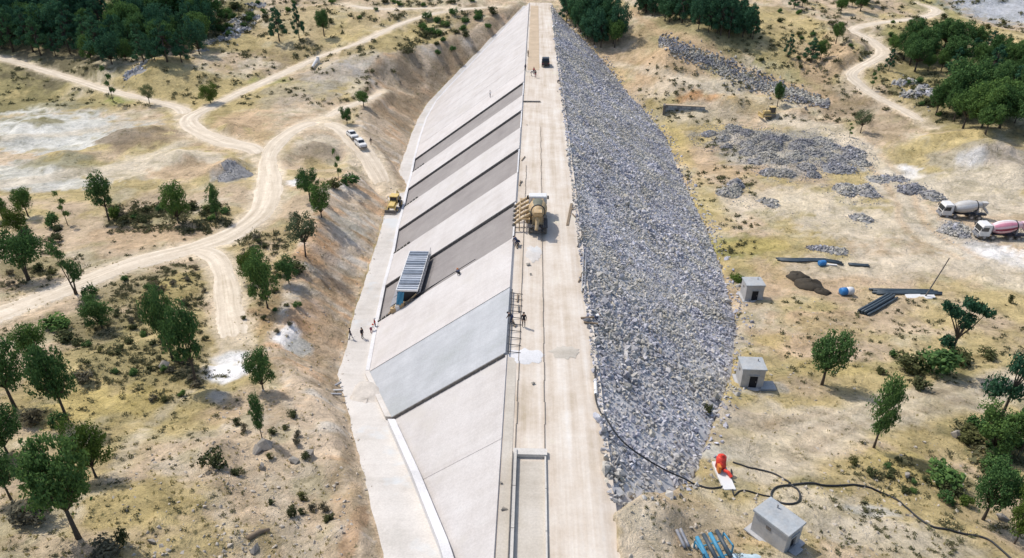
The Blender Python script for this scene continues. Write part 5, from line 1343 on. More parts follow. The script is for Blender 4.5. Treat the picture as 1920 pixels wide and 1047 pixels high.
gw.build('walkway', M_BGREY, t)
wk = MB().box(onf(-2.9, 1.0, 0.45), (1.2, 2 * H - 2.5, 0.1), SL)
for y in (-3.6, -1.0, 2.0, 5.0): wk.tube([onf(-1.4, y, 0.6), onf(-3.4, y, 0.5)], 0.05, 5)
wk.build('trailing_platform', M_BGREY, t)
V = []; nx, ny = 8, 8
for i in range(nx):
    for j in range(ny):
        u_, v_ = i / (nx - 1), j / (ny - 1)
        V.append((-1.25 - 0.35 * v_ + 0.9 * u_, -H - 0.12 - 0.35 * v_ - 0.10 * math.sin(u_ * 9 + v_ * 3), RZ - 0.2 - 1.9 * v_ + 0.10 * math.sin(u_ * 7 + v_ * 5)))
MB().add(V, [(i * ny + j, (i + 1) * ny + j, (i + 1) * ny + j + 1, i * ny + j + 1) for i in range(nx - 1) for j in range(ny - 1)]).build('tarpaulin', M_CYAN, t, True)
for k, (x, w_) in enumerate(((-2.3, 0.6), (-1.5, 0.5), (-0.8, 0.55))):
    MB().prism([(-w_ / 2, 0), (w_ / 2, 0), (w_ * 0.7, 0.8), (-w_ * 0.7, 0.8)], onf(x, -H - 0.15, 0.35), (1, 0, 0), (0, 0, 1), 0.6).build('hopper', (M_MUSTARD, M_WHITE, M_MUSTARD)[k], t)
MB().tube([onf(-3.2, -H + 0.1, 0.5), onf(-1.5, -H - 0.2, 1.2), onf(0.6, -H - 0.2, 0.7), onf(2.2, -H, 0.9)], 0.09, 6).build('beam', M_MUSTARD, t)
for x in (0.3, 1.1): 
    c_ = Vector(onf(x, -H - 0.45, 0.45)); MB().lathe(c_, (0, 1, 0), [(0, 0.1), (0, 0.38), (0.3, 0.38), (0.3, 0.1)], 14).build('roller', M_TYRE, t, True)
for z in (0.40, 0.62): MB().tube([onf(1.8, -H + 0.1, z), onf(6.5, -H + 0.3, 0.5), onf(12, -H + 0.15, 0.52)], 0.05, 5).build('haul_cable', M_STEEL, t)

# ------------------------------------------------------------------ backhoe loader on the plinth
def loader(loc, rz, label):
    t = thing('backhoe_loader', label, 'loader', loc, rz)
    MB().box((0.2, 0, 1.0), (3.2, 0.9, 0.5)).build('chassis', M_STEEL, t)
    MB().prism([(0.5, 1.0), (2.3, 1.0), (2.3, 1.55), (0.5, 1.95)], (0, 0, 0), (1, 0, 0), (0, 0, 1), 1.1).build('hood', M_YELLOW, t, bevel=0.04)
    cab = MB().prism([(-1.2, 1.1), (0.6, 1.1), (0.4, 2.65), (-1.1, 2.65)], (0, 0, 0), (1, 0, 0), (0, 0, 1), 1.45).build('cab', M_GLASS, t, bevel=0.03)
    MB().box((-0.35, 0, 2.74), (1.8, 1.7, 0.16)).build('roof', M_YELLOW, cab, bevel=0.03)
    f = MB()
    for x, x2 in ((-1.2, -1.1), (0.6, 0.4)):
        for s in (-1, 1): f.cyl((x, s * 0.74, 1.1), (x2, s * 0.74, 2.7), 0.06, n=6)
    f.build('cab_frame', M_YELLOW, cab)
    for s in (-1, 1):
        wheel(t, -1.1, s * 0.95, 0.72, 0.72, 0.5, M_YELLOW); wheel(t, 1.7, s * 0.9, 0.5, 0.5, 0.36, M_YELLOW)
        MB().tube([(0.7, s * 0.72, 1.5), (2.2, s * 0.75, 1.2), (3.0, s * 0.75, 0.55)], 0.11, 6).build('loader_arm', M_YELLOW, t)
    MB().prism([(3.0, 0.2), (3.7, 0.15), (3.8, 0.25), (3.3, 0.4), (3.15, 0.95), (3.0, 0.95)], (0, 0, 0), (1, 0, 0), (0, 0, 1), 2.3).build('bucket', M_FORM, t)
    MB().tube([(-1.7, 0, 1.0), (-2.4, 0, 2.9), (-3.3, 0, 2.1), (-3.5, 0, 1.1)], [0.17, 0.14, 0.12, 0.1], 6).build('backhoe_arm', M_YELLOW, t)
    MB().prism([(-3.9, 0.6), (-3.3, 0.5), (-3.25, 1.1), (-3.6, 1.2)], (0, 0, 0), (1, 0, 0), (0, 0, 1), 0.7).build('backhoe_bucket', M_FORM, t)
    return t
q = site(738, 392); d = float(dup_(q.y))
loader((XU - SU * d - 1.9, q.y, -d + 0.06), -PI / 2 - 0.1, 'yellow backhoe loader facing the camera on the concrete bench at the dam foot')

# ------------------------------------------------------------------ cars
def car(loc, rz, label, body, tall_=False, cat='car', name='parked_car'):
    t = thing(name, label, cat, loc, rz)
    hz = 0.2 if tall_ else 0.0
    prof = [(-2.15, 0.35), (2.15, 0.35), (2.2, 0.65), (2.05, 0.85 + hz), (0.95, 0.98 + hz), (-1.75, 1.02 + hz), (-2.2, 0.95 + hz), (-2.25, 0.6)]
    bd = MB().prism(prof, (0, 0, 0), (1, 0, 0), (0, 0, 1), 1.74).build('body', body, t, bevel=0.07)
    gl = [(1.0, 0.96 + hz), (0.25, 1.40 + hz), (-1.15, 1.42 + hz), (-1.85, 1.0 + hz)]
    if tall_: gl = [(0.9, 0.96 + hz), (0.3, 1.48 + hz), (-1.75, 1.48 + hz), (-2.05, 1.0 + hz)]
    gh = MB().prism(gl, (0, 0, 0), (1, 0, 0), (0, 0, 1), 1.5).build('windows', M_GLASS, t, bevel=0.03)
    MB().prism([(gl[1][0] - 0.05, gl[1][1] - 0.02), (gl[2][0] + 0.05, gl[2][1] - 0.02), (gl[2][0] + 0.1, gl[2][1] + 0.05), (gl[1][0] - 0.1, gl[1][1] + 0.05)], (0, 0, 0), (1, 0, 0), (0, 0, 1), 1.42).build('roof', body, t, bevel=0.02)
    f = MB()
    for s in (-1, 1):
        f.tube([(gl[0][0], s * 0.75, gl[0][1]), (gl[1][0], s * 0.72, gl[1][1])], 0.05, 5); f.tube([(gl[3][0], s * 0.75, gl[3][1]), (gl[2][0], s * 0.72, gl[2][1])], 0.07, 5); f.tube([(-0.35, s * 0.755, gl[0][1]), (-0.35, s * 0.745, gl[1][1])], 0.05, 5)
        wheel(t, 1.35, s * 0.80, 0.33, 0.33, 0.22); wheel(t, -1.35, s * 0.80, 0.33, 0.33, 0.22)
        MB().box((2.17, s * 0.62, 0.72), (0.1, 0.34, 0.14)).build('headlight', M_RIM, bd)
        MB().box((-2.22, s * 0.64, 0.78), (0.08, 0.3, 0.16)).build('tail_light', M_DKRED, bd)
    f.build('pillars', body, t)
    MB().box((2.18, 0, 0.48), (0.12, 1.6, 0.16)).build('bumper', M_FORM, bd)
    return t
rp = ROADPATH['ramp']
def on_ramp(px, py):
    q = site(px, py); return (q.x, q.y, q.z + 0.10)
car(on_ramp(661, 258), -1.0, 'white car parked behind another white car on the dirt ramp', M_WHITE)
car(on_ramp(677, 276), -1.02, 'white car parked in front, nearest the dam on the dirt ramp', M_WHITE, True)
p = on_crest(1023, 126)
t = car((p.x, p.y + 1.5, 0.02), PI / 2, 'dark boxy car far along the dam crest', plain('black_paint', (0.02, 0.02, 0.022), 0.4), True)
t.scale = (1.0, 1.1, 1.25)

# ------------------------------------------------------------------ bulldozer
def bulldozer(loc, rz, label):
    t = thing('bulldozer', label, 'bulldozer', loc, rz)
    for s in (-1, 1):
        prof = [(-1.7, 0.35), (-1.45, 0.05), (1.45, 0.05), (1.75, 0.4), (1.5, 0.8), (-1.4, 0.85)]
        MB().prism(prof, (0, s * 0.9, 0), (1, 0, 0), (0, 0, 1), 0.5).build('track', M_FORM, t, bevel=0.05)
    MB().box((0.7, 0, 1.25), (2.0, 1.15, 0.9)).build('hood', M_DUSTY, t, bevel=0.06)
    cab = MB().box((-0.8, 0, 1.9), (1.3, 1.4, 1.5)).build('cab', M_GLASS, t, bevel=0.05)
    MB().box((-0.8, 0, 2.75), (1.7, 1.7, 0.14)).build('roof', M_DUSTY, cab)
    MB().box((-0.9, 0, 1.0), (1.6, 1.3, 0.7)).build('body', M_DUSTY, t)
    for s in (-1, 1): MB().box((1.2, s * 1.25, 0.5), (2.6, 0.16, 0.25)).build('push_arm', M_DUSTY, t)
    MB().prism([(2.4, 0.05), (2.55, 0.05), (2.4, 0.6), (2.55, 1.2), (2.42, 1.25), (2.25, 0.6)], (0, 0, 0), (1, 0, 0), (0, 0, 1), 3.2).build('blade', M_DUSTY, t)
    MB().cyl((1.0, 0.3, 1.6), (1.0, 0.3, 2.4), 0.07, n=7).build('exhaust', M_FORM, t)
    return t
bulldozer(site(1441, 219), PI + 0.15, 'yellow bulldozer working by the bank behind the rock heaps')

# ------------------------------------------------------------------ concrete huts
def hut(loc, rz, w, dp, h, label, slope=0.0):
    """door on the -y side"""
    t = thing('concrete_hut', label, 'hut', loc, rz)
    th = 0.2; dw = w * 0.36; dh = h * 0.68; dx = 0.04 * w
    mb = MB()
    mb.box((0, dp / 2 - th / 2, h / 2 - 0.3), (w, th, h + 0.6))
    for s in (-1, 1): mb.box((s * (w / 2 - th / 2), 0, h / 2 - 0.3), (th, dp - 2 * th - 0.004, h + 0.6))
    l0, l1 = -w / 2, dx - dw / 2
    mb.box(((l0 + l1) / 2, -dp / 2 + th / 2, h / 2 - 0.3), (l1 - l0, th, h + 0.6))
    r0, r1 = dx + dw / 2, w / 2
    mb.box(((r0 + r1) / 2, -dp / 2 + th / 2, h / 2 - 0.3), (r1 - r0, th, h + 0.6))
    mb.box((dx, -dp / 2 + th / 2, (dh + h) / 2), (dw - 0.004, th, h - dh))
    mb.build('wall', M_HUT, t)
    MB().box((0, 0, h + 0.11), (w + 0.24, dp + 0.24, 0.2)).build('roof', M_HUTROOF, t, bevel=0.02)
    dr = MB().box((dx, -dp / 2 + 0.14, dh / 2), (dw - 0.02, 0.05, dh - 0.02)).build('door', M_BLACK, t)
    MB().box((dx + dw * 0.35, -dp / 2 + 0.09, dh * 0.5), (0.05, 0.05, 0.2)).build('handle', M_RIM, dr)
    MB().box((0, 0, -0.02), (w + 0.7, dp + 0.7, 0.12)).build('footing', M_HUT, t)
    MB().box((dx, -dp / 2 - 0.04, dh + 0.09), (dw + 0.3, 0.10, 0.14)).build('lintel', M_HUTROOF, t)
    MB().box((dx, -dp / 2 - 0.35, 0.07), (dw + 0.3, 0.6, 0.16)).build('step', M_HUT, t)
    MB().cyl((w * 0.28, dp * 0.2, h + 0.2), (w * 0.28, dp * 0.2, h + 0.55), 0.07, n=8).build('vent_pipe', M_RIM, t)
    MB().box((-w / 2 - 0.02, 0.1, h * 0.72), (0.05, 0.4, 0.28)).build('vent', M_FORM, t)
    return t
q = site(1411, 563); hut((q.x, q.y + 1.0, q.z), 0.03, 2.7, 2.5, 2.6, 'farthest concrete hut with a dark door at the riprap toe')
q = site(1408, 727); hut((q.x, q.y + 1.0, q.z), -0.03, 2.6, 2.3, 2.6, 'middle concrete hut with a dark door facing the camera')
MB().box((q.x + 1.9, q.y + 0.2, q.z + 0.10), (1.8, 1.6, 0.3)).build('concrete_pad', M_HUTROOF)
tag(bpy.data.objects['concrete_pad'], 'low concrete pad beside the middle concrete hut', 'pad')
q = site(1466, 1028); hut((q.x - 0.25, q.y + 1.1, q.z), R(38), 1.95, 2.9, 2.0, 'nearest concrete hut at the bottom right, door on its right side')

# ------------------------------------------------------------------ pump, hoses
q = site(1360, 905)
t = thing('pump_skid', 'red pump standing on a long white skid beside the black hoses', 'pump', q, 0.08)
MB().box((0, 0.6, 0.16), (1.1, 3.4, 0.3)).build('skid', M_WHITE, t, bevel=0.04)
MB().cyl((0, 1.6, 0.3), (0, 1.6, 1.5), 0.46, 0.40, 14).build('motor', M_RED, t, True)
MB().cyl((0, 1.6, 1.5), (0, 1.6, 1.75), 0.25, 0.12, 12).build('motor_cap', M_RED, t)
MB().lathe((-0.25, 1.6, 0.75), (1, 0, 0), [(0, 0.2), (0, 0.62), (0.5, 0.62), (0.5, 0.2)], 16).build('volute', M_RED, t, True)
MB().tube([(0.1, 0.9, 0.55), (0.35, 0.6, 0.6), (0.55, 0.2, 0.4)], 0.16, 8).build('outlet', M_RED, t)
MB().box((-0.35, 1.0, 0.7), (0.25, 0.5, 0.7)).build('control_box', M_ORANGEC, t)
def drape(pix, r, name, label, cat, mat, lift=None, step=0.35, crest_n=0):
    pts = []
    for k, (a, b) in enumerate(pix):
        c = on_crest(a, b) if k < crest_n else site(a, b)
        pts.append((c.x, c.y, c.z, 0))
    S = spline(pts, step); out = []
    for x, y, z, _ in S:
        gz = ground_z(x, y)
        dt = float(dam_top(x, y)) + (0.45 if x > XD + 0.3 else 0.03)
        ins = (x > XU) and (x < XD + SD * float(ddn_(y)) + 0.6) and y > 36.5
        out.append((x, y, (max(gz, dt) if ins else gz) + r + 0.02))
    o = MB().tube(out, r, 7).build(name, mat, None, True)
    return tag(o, label, cat)
def on_rip(px, py):
    r = ray(px, py); k = (XD - SD * EYE.z - EYE.x) / (r.x + SD * r.z)   # plane x = XD - SD * z
    return EYE + r * k
def drape_rip(pix, r, label):
    pts = []
    for a, b, w in pix:
        c = on_crest(a, b) if w == 'c' else (on_rip(a, b) if w == 'r' else site(a, b)); pts.append((c.x, c.y, c.z, 0))
    S = spline(pts, 0.35); out = []
    for x, y, z, _ in S:
        ins = (x > XU) and (x < XD + SD * float(ddn_(y)) + 0.9)
        zz = (float(dam_top(x, y)) + (0.42 if x > XD else 0.05)) if ins else ground_z(x, y)
        out.append((x, y, max(zz, ground_z(x, y)) + r + 0.03))
    return tag(MB().tube(out, r, 7).build('hose', M_HOSE, None, True), label, 'hose')
drape_rip([(1117, 690, 'c'), (1115, 735, 'c'), (1122, 765, 'r'), (1140, 800, 'r'), (1165, 835, 'r'), (1205, 866, 'r'), (1250, 892, 'r'), (1290, 906, 's'), (1330, 917, 's'), (1356, 913, 's'), (1370, 897, 's'), (1371, 882, 's')], 0.07, 'black hose running from the crest over the riprap down to the red pump')
drape([(1374, 868), (1400, 877), (1440, 886), (1468, 899), (1482, 908)], 0.075, 'hose', 'short black hose leading right from the red pump', 'hose', M_HOSE)
drape([(1930, 1080), (1885, 1040), (1850, 1012), (1800, 1001), (1750, 990), (1715, 968), (1680, 938), (1640, 920), (1590, 911), (1540, 911), (1490, 910), (1462, 913), (1447, 924), (1449, 938), (1470, 946), (1492, 945), (1500, 933), (1494, 918), (1478, 909)], 0.085, 'hose', 'long thick black hose looping behind the nearest hut and off the bottom right', 'hose', M_HOSE)
drape([(1373, 918), (1376, 931), (1386, 922), (1410, 924), (1446, 933)], 0.06, 'hose', 'thin dark hose from below the red pump to the nearest hut', 'hose', M_HOSE)

# ------------------------------------------------------------------ pipes on the ground
def pipe(a, b, r, label, group=None, mat=M_PIPE, lift=0.0, shift=(0, 0), name='pipe', cat='pipe'):
    p = site(*a); q = site(*b); p.x += shift[0]; q.x += shift[0]; p.y += shift[1]; q.y += shift[1]
    pts = []
    for k in range(5):
        c = p.lerp(q, k / 4); pts.append((c.x, c.y, max(ground_z(c.x, c.y), c.z) + r + lift))
    o = MB()
    o.tube(pts, r, 10)
    return tag(o.build(name, mat, None, True), label, cat, group)
for k in range(4):
    pipe((1455, 486), (1572, 492), 0.17, 'long dark pipe in the bundle left of the small blue barrel', 'pipe bundle left of the blue barrel', shift=(0.4 * (k % 2), -0.36 * k), lift=0.0)
for k in range(2): pipe((1590, 496), (1628, 499), 0.18, 'short dark pipe right of the small blue barrel', 'short pipes right of the blue barrel', shift=(0, -0.38 * k))
for k in range(5):
    pipe((1632, 548), (1752, 550), 0.19, 'long dark pipe in the bundle under the leaning pole', 'pipe bundle under the leaning pole', shift=(0.5 * (k % 3), -0.4 * k + 0.6))
for k in range(7):
    pipe((1612, 588), (1668, 556), 0.18, 'dark pipe in the slanting stack left of the leaning pole', 'slanting pipe stack', shift=(0.36 * (k % 4) - 0.3, -0.25 * (k % 4)), lift=0.32 * (k // 4))
tag(MB().cyl(site(1735, 556), site(1735, 556) + Vector((1.9, 0.4, 6.6)), 0.11, 0.08, 8).build('leaning_pole', M_FORM), 'tall dark pole leaning right above the pipe bundle', 'pole')
for k, (a, b) in enumerate([(1712, 556), (1738, 557)]):
    q = site(a, b); mb = MB()
    mb.add([(q.x - 1.2, q.y - 0.6, q.z + 0.03), (q.x + 1.2, q.y - 0.5, q.z + 0.05), (q.x + 1.3, q.y + 0.5, q.z + 0.16), (q.x - 1.1, q.y + 0.5, q.z + 0.1), (q.x - 1.2, q.y - 0.6, q.z - 0.1), (q.x + 1.2, q.y - 0.5, q.z - 0.1), (q.x + 1.3, q.y + 0.5, q.z - 0.1), (q.x - 1.1, q.y + 0.5, q.z - 0.1)], [(0, 1, 2, 3), (0, 4, 5, 1), (1, 5, 6, 2), (2, 6, 7, 3), (3, 7, 4, 0)])
    tag(mb.build('white_sheet', M_WHITE), ['left white sheet lying by the foot of the leaning pole', 'right white sheet lying by the foot of the leaning pole'][k], 'sheet')
# dark covered heaps
def heap(px, py, w, dp, h, mat, label, seed, rz=0.0, name='covered_heap', cat='heap'):
    q = site(px, py); n, k = 18, 7; V = []; F = []
    for i in range(k):
        t_ = i / (k - 1)
        for j in range(n):
            a = 2 * PI * j / n; rr = math.cos(t_ * PI / 2) ** 0.7 * (1 + 0.28 * float(fbm(math.cos(a) * 1.5 + seed, math.sin(a) * 1.5 + t_ * 2, seed, 2)))
            V.append((w / 2 * rr * math.cos(a), dp / 2 * rr * math.sin(a), h * math.sin(t_ * PI / 2) * (1 + 0.3 * float(fbm(math.cos(a) * 2, math.sin(a) * 2 + t_, seed + 4, 2))) - 0.15))
    for i in range(k - 1):
        for j in range(n): F.append((i * n + j, i * n + (j + 1) % n, (i + 1) * n + (j + 1) % n, (i + 1) * n + j))
    o = MB().add(V, F).build(name, mat, None, True); o.location = q; o.rotation_euler = (0, 0, rz)
    return tag(o, label, cat)
heap(1495, 521, 3.6, 3.4, 1.0, M_TARP, 'upper left one of three dark covered heaps on the tan ground', 3, -0.4)
heap(1518, 537, 4.6, 3.6, 1.2, M_TARP, 'middle and largest of three dark covered heaps on the tan ground', 5, -0.5)
heap(1540, 548, 2.8, 2.0, 0.7, M_TARP, 'lower right one of three dark covered heaps, the smallest', 8, -0.4)
# tanks and barrels
q = site(1541, 499)
tag(MB().lathe(q + Vector((-0.6, 0, 0.5)), (1, 0.2, 0), [(0, 0.3), (0.05, 0.48), (0.4, 0.5), (0.8, 0.5), (1.15, 0.48), (1.2, 0.3)], 14).build('blue_barrel', M_BLUE, None, True), 'small blue barrel lying by the long pipe bundle', 'barrel')
q = site(1584, 553); t = thing('water_tank', 'blue and white tank lying on the tan ground right of the dark heaps', 'tank', q, 0.2)
MB().lathe((-0.9, 0, 0.65), (1, 0, 0), [(0, 0.3), (0.06, 0.6), (0.5, 0.65), (0.95, 0.65)], 16).build('blue_half', M_BLUE, t, True)
MB().lathe((0.05, 0, 0.65), (1, 0, 0), [(0, 0.64), (0.6, 0.66), (1.1, 0.6), (1.2, 0.3)], 16).build('white_half', M_WHITE, t, True)
MB().box((0, 0, 0.08), (1.8, 1.0, 0.2)).build('cradle', M_WOOD, t)
tag(MB().box(site(1560, 498) + Vector((0, 0, 0.12)), (1.6, 0.3, 0.2), rotz(-0.1)).build('timber_beam', M_WHITEC), 'pale timber beam lying right of the small blue barrel', 'beam')
# bottom: dark pipes, blue rack of panels
for k in range(2): pipe((1268, 996), (1284, 1030), 0.13, 'grey blue pipe of the pair lying left of the blue rack at the bottom', 'pair of pipes left of the blue rack', M_BGREY, shift=(0.3 * k, 0.1 * k))
q = site(1335, 1038); t = thing('blue_rack', 'blue frame holding dark rolls at the bottom edge', 'rack', q, 0.35)
f = MB()
for x in (-1.2, 1.2):
    for y in (-0.6, 0.6): f.box((x, y, 0.5), (0.1, 0.1, 1.2))
for x in (-1.2, 1.2): f.box((x, 0, 0.25), (0.1, 1.3, 0.1)); f.box((x, 0, 1.05), (0.1, 1.3, 0.1))
for y in (-0.6, 0.6): f.box((0, y, 0.25), (2.4, 0.1, 0.1))
f.build('frame', M_CYAN, t)
for k in range(4): MB().cyl((-0.9 + 0.55 * k, -1.1, 0.55 + 0.1 * (k % 2)), (-0.7 + 0.55 * k, 1.1, 0.75 + 0.1 * (k % 2)), 0.16, n=12).build('roll', M_PIPE if k % 2 else M_CYAN, t, True)
heap(1390, 1046, 3.2, 1.0, 0.16, plain('pale_blue_sheet', (0.42, 0.52, 0.56), 0.6), 'pale blue sheet spread on the ground at the bottom edge', 12, 0.1, 'plastic_sheet', 'sheet')
# things along the right edge of the crest
def crest_pipe(a, b, r, label, mat=M_BGREY, name='pipe', cat='pipe', group=None, z=0.0):
    p = on_crest(*a); q = on_crest(*b)
    return tag(MB().cyl((p.x, p.y, r + z), (q.x, q.y, r + z), r, n=8).build(name, mat), label, cat, group)
crest_pipe((1094, 476), (1091, 548), 0.08, 'left of two grey pipes lying along the right edge of the crest', M_RIM)
crest_pipe((1099, 476), (1096, 552), 0.08, 'right of two grey pipes lying along the right edge of the crest', M_BGREY)
crest_pipe((1083, 464), (1094, 436), 0.10, 'short dark pipe slanting at the right crest edge behind the grey pipes', M_FORM)
crest_pipe((1116, 715), (1117, 742), 0.16, 'white pipe length at the right crest edge above the hose', M_WHITE)
p = on_crest(1068, 402)
tag(MB().box((p.x, p.y, 0.05), (0.35, 7.5, 0.08), rotz(-0.12)).build('plank', M_WOOD), 'long brown plank lying on the crest right of the mustard drum truck', 'plank')
for k, (a, b, c_, nm) in enumerate([(1102, 597, M_WOOD, 'timber'), (1108, 607, M_WOOD, 'timber')]):
    p = on_crest(a, b); tag(MB().box((p.x, p.y, 0.08), (1.5, 0.18, 0.14), rotz(0.1 - 0.3 * k)).build('timber_beam', c_), ['upper timber beam at the crest edge beside the person in white', 'lower timber beam at the crest edge beside the person in white'][k], 'beam')
RL = random.Random(8)
for k, (a, b) in enumerate([(995, 515), (991, 497), (940, 907), (946, 957), (988, 235), (1088, 470), (1090, 478), (1120, 640), (1000, 720), (1045, 172), (1058, 215), (1062, 222)]):
    p = on_crest(a, b)
    o = link(bpy.data.objects.new('loose_rock', BOULDER_ME[k % len(STONE_ME)])); o.location = (p.x, p.y, 0.10); s = RL.uniform(0.16, 0.34); o.scale = (s, s, s * 0.8); o.rotation_euler = (0, 0, k)
    tag(o, 'small loose rock lying on the dam crest', 'rock', 'loose rocks on the dam crest')
RC = random.Random(21)
for k in range(9):
    y_ = RC.uniform(57, 112); x_ = RC.uniform(XU + 0.25, XA - 0.2); L_ = RC.uniform(0.6, 2.2)
    tag(MB().box((x_, y_, 0.10), (0.14, L_, 0.12), rotz(RC.uniform(-0.4, 0.4))).build('timber_offcut', RC.choice([M_WOOD, M_FORM])), 'short timber offcut lying on the strip between the slab heads and the form rail', 'timber', 'timber offcuts along the slab heads')
for k in range(7):
    y_ = RC.uniform(60, 150); x_ = RC.uniform(XD - 0.9, XD - 0.1); L_ = RC.uniform(0.8, 2.6)
    tag(MB().box((x_, y_, 0.06), (0.12, L_, 0.10), rotz(RC.uniform(-0.5, 0.5))).build('scrap_board', RC.choice([M_WOOD, M_BGREY, M_RIM])), 'scrap board lying along the riprap edge of the crest', 'board', 'scrap boards along the riprap edge of the crest')
# debris at the left edge of the plinth bench
for k, (a, b, L, rz) in enumerate([(630, 735, 1.7, 0.1), (632, 724, 1.2, 0.9), (626, 742, 1.8, 0.0)]):
    q = site(a, b); tag(MB().box(q + Vector((0, 0, 0.2)), (L, 0.22, 0.2), rotz(rz)).build('plank', M_BGREY if k else M_RIM), ['pale plank in the debris at the left edge of the bench', 'upright leaning dark plank in the debris at the left edge of the bench', 'lower dark plank in the debris at the left edge of the bench'][k], 'plank')

heap(690, 752, 4.2, 7.5, 0.45, plain('spilt_fill', (0.50, 0.455, 0.40), 1.0, 0, 0.25, 0.9, 0.1), 'mound of pale dirt at the foot of the fresh blue grey slab', 31, 0.35, 'dirt_mound', 'dirt mound')
# ------------------------------------------------------------------ retaining wall of the culvert
q0 = site(1243, 212); q1 = site(1322, 210)
mid_ = (q0 + q1) / 2; L = (q1 - q0).length; ang = math.atan2(q1.y - q0.y, q1.x - q0.x)
t = thing('retaining_wall', 'dark grey stone retaining wall under the orange soil bank', 'wall', (mid_.x, mid_.y + 0.6, min(q0.z, q1.z) - 0.1), ang)
MB().box((0, 0.25, 1.1), (L, 0.5, 2.4)).build('core', M_BGREY, t)
MB().box((-L / 2 + 0.3, -0.7, 1.2), (0.6, 1.8, 2.7)).build('end_block', M_FORM, t)
n = 9; cw = L / n
blockm = [MB().box((0, 0, 0), (cw * 0.94, 0.22, 0.70)).mesh('stone_block', mt, bevel=0.04) for mt in (M_HUTROOF, M_BGREY, M_HUT)]
for r_ in range(3):
    for c_ in range(n - (r_ % 2)):
        o = bpy.data.objects.new('stone_block', blockm[(r_ * 5 + c_ * 7) % 3]); link(o, t)
        o.location = (-L / 2 + cw * (c_ + 0.5 + 0.5 * (r_ % 2)), -0.08 - 0.03 * ((c_ * 3 + r_) % 3), 0.42 + 0.76 * r_)
MB().box((0, 0.1, 2.40), (L + 0.2, 1.1, 0.16)).build('coping', M_OCHRE, t)
o = heap((1243 + 1330) // 2, 185, L + 3.0, 5.0, 0.9, plain('orange_soil', (0.42, 0.29, 0.16), 1.0, 0, 0.3, 0.8, 0.1), 'orange soil bank on top of the dark retaining wall', 21, 0.0, 'soil_bank', 'soil bank')
o.location = (mid_.x + 1.5, mid_.y + 3.6, min(q0.z, q1.z) + 1.2); o.rotation_euler = (0, 0, ang)

M_GRIT = plain('grey_grit', (0.24, 0.235, 0.23), 1.0, 0, 0.3, 1.5, 0.1)
# ------------------------------------------------------------------ heaps of rock
def rock_pile(px, py, rx, ry, h, n, label, seed, size=(0.16, 0.46), tone=(0.0, 0.7), spill=0.2):
    """tipped loads of rock: several cones run together, stones over a gritty core, spill round the edge"""
    c, ex, ey = ell(px, py, rx, ry); r_ = np.random.RandomState(seed); pts = []; sz = []
    m_ = max(3, int(ex * ey / 6.5)); lumps = []
    for k in range(m_):
        a = r_.uniform(0, 2 * PI); q = math.sqrt(r_.rand()) * 0.8
        lumps.append((ex * q * math.cos(a), ey * q * math.sin(a), r_.uniform(1.6, 3.0) * min(1.0, min(ex, ey) / 2.2), h * r_.uniform(0.65, 1.1)))
    L_ = np.array(lumps)
    def prof(x, y):
        d2 = np.sqrt((L_[:, 0] - x) ** 2 + (L_[:, 1] - y) ** 2) / L_[:, 2]
        return float(np.max(L_[:, 3] * np.maximum(0, 1 - d2)))
    for _ in range(int(n * 1.4)):
        if r_.rand() > spill:
            k = r_.randint(m_); a = r_.uniform(0, 2 * PI); q = math.sqrt(r_.rand()) * L_[k, 2] * 1.1; x = L_[k, 0] + q * math.cos(a); y = L_[k, 1] + q * math.sin(a)
        else:
            a = r_.uniform(0, 2 * PI); q = math.sqrt(r_.rand()) * 1.15; x = ex * q * math.cos(a); y = ey * q * math.sin(a)
        z = prof(x, y)
        pts.append((x, y, ground_z(c.x + x, c.y + y) - c.z + z * 0.95 + 0.04)); sz.append(r_.uniform(*size) * (0.55 if z < 0.05 else 1.0))
    t = thing('rock_pile', label, 'rock pile', c)
    V = []; F = []
    for lx, ly, lr, lh in lumps:
        b0 = len(V); nn = 12
        for i, fr_ in enumerate((1.15, 0.75, 0.4, 0.0)):
            for j in range(nn):
                a = 2 * PI * j / nn; w_ = 1 + 0.18 * math.sin(3 * a + lx); x = lx + lr * fr_ * w_ * math.cos(a); y = ly + lr * fr_ * w_ * math.sin(a)
                V.append((x, y, ground_z(c.x + x, c.y + y) - c.z + (prof(x, y) * 0.92 - 0.04 if fr_ < 1 else -0.3)))
        for i in range(3):
            for j in range(nn): F.append((b0 + i * nn + j, b0 + i * nn + (j + 1) % nn, b0 + (i + 1) * nn + (j + 1) % nn, b0 + (i + 1) * nn + j))
    MB().add(V, F).build('core', M_GRIT, t)['kind'] = 'stuff'
    pts = np.array(pts); sz = np.array(sz); od = np.argsort(-sz)
    o = stone_mass('stones', pts[od[8:]], sz[od[8:]], r_, M_OUTCROP, t, tone); o['kind'] = 'stuff'
    for k in od[:8]:
        o = bpy.data.objects.new('stone', STONE_ME[r_.randint(len(STONE_ME))]); link(o, t)
        o.location = pts[k]; o.scale = (sz[k] * 1.15,) * 3; o.rotation_euler = tuple(r_.uniform(0, 6.28, 3))
    return t
rock_pile(1370, 252, 66, 22, 1.1, 1300, 'left part of the wide field of dumped grey rock', 1, spill=0.5)
rock_pile(1455, 272, 72, 32, 1.4, 2200, 'middle of the wide field of dumped grey rock, the tallest heap', 2, spill=0.5)
rock_pile(1480, 318, 60, 18, 1.3, 1000, 'near heap of grey rock in front of the wide rock field', 3)
rock_pile(1560, 283, 64, 30, 1.2, 1500, 'right part of the wide field of dumped grey rock', 4, spill=0.5)
rock_pile(1590, 318, 46, 12, 0.8, 260, 'long low rock heap beside the haul road', 14)
rock_pile(1418, 290, 40, 14, 0.8, 240, 'low heap of grey rock below the left part of the rock field', 15)
rock_pile(1386, 365, 32, 22, 1.8, 420, 'two lobed grey rock heap nearest the riprap slope', 5)
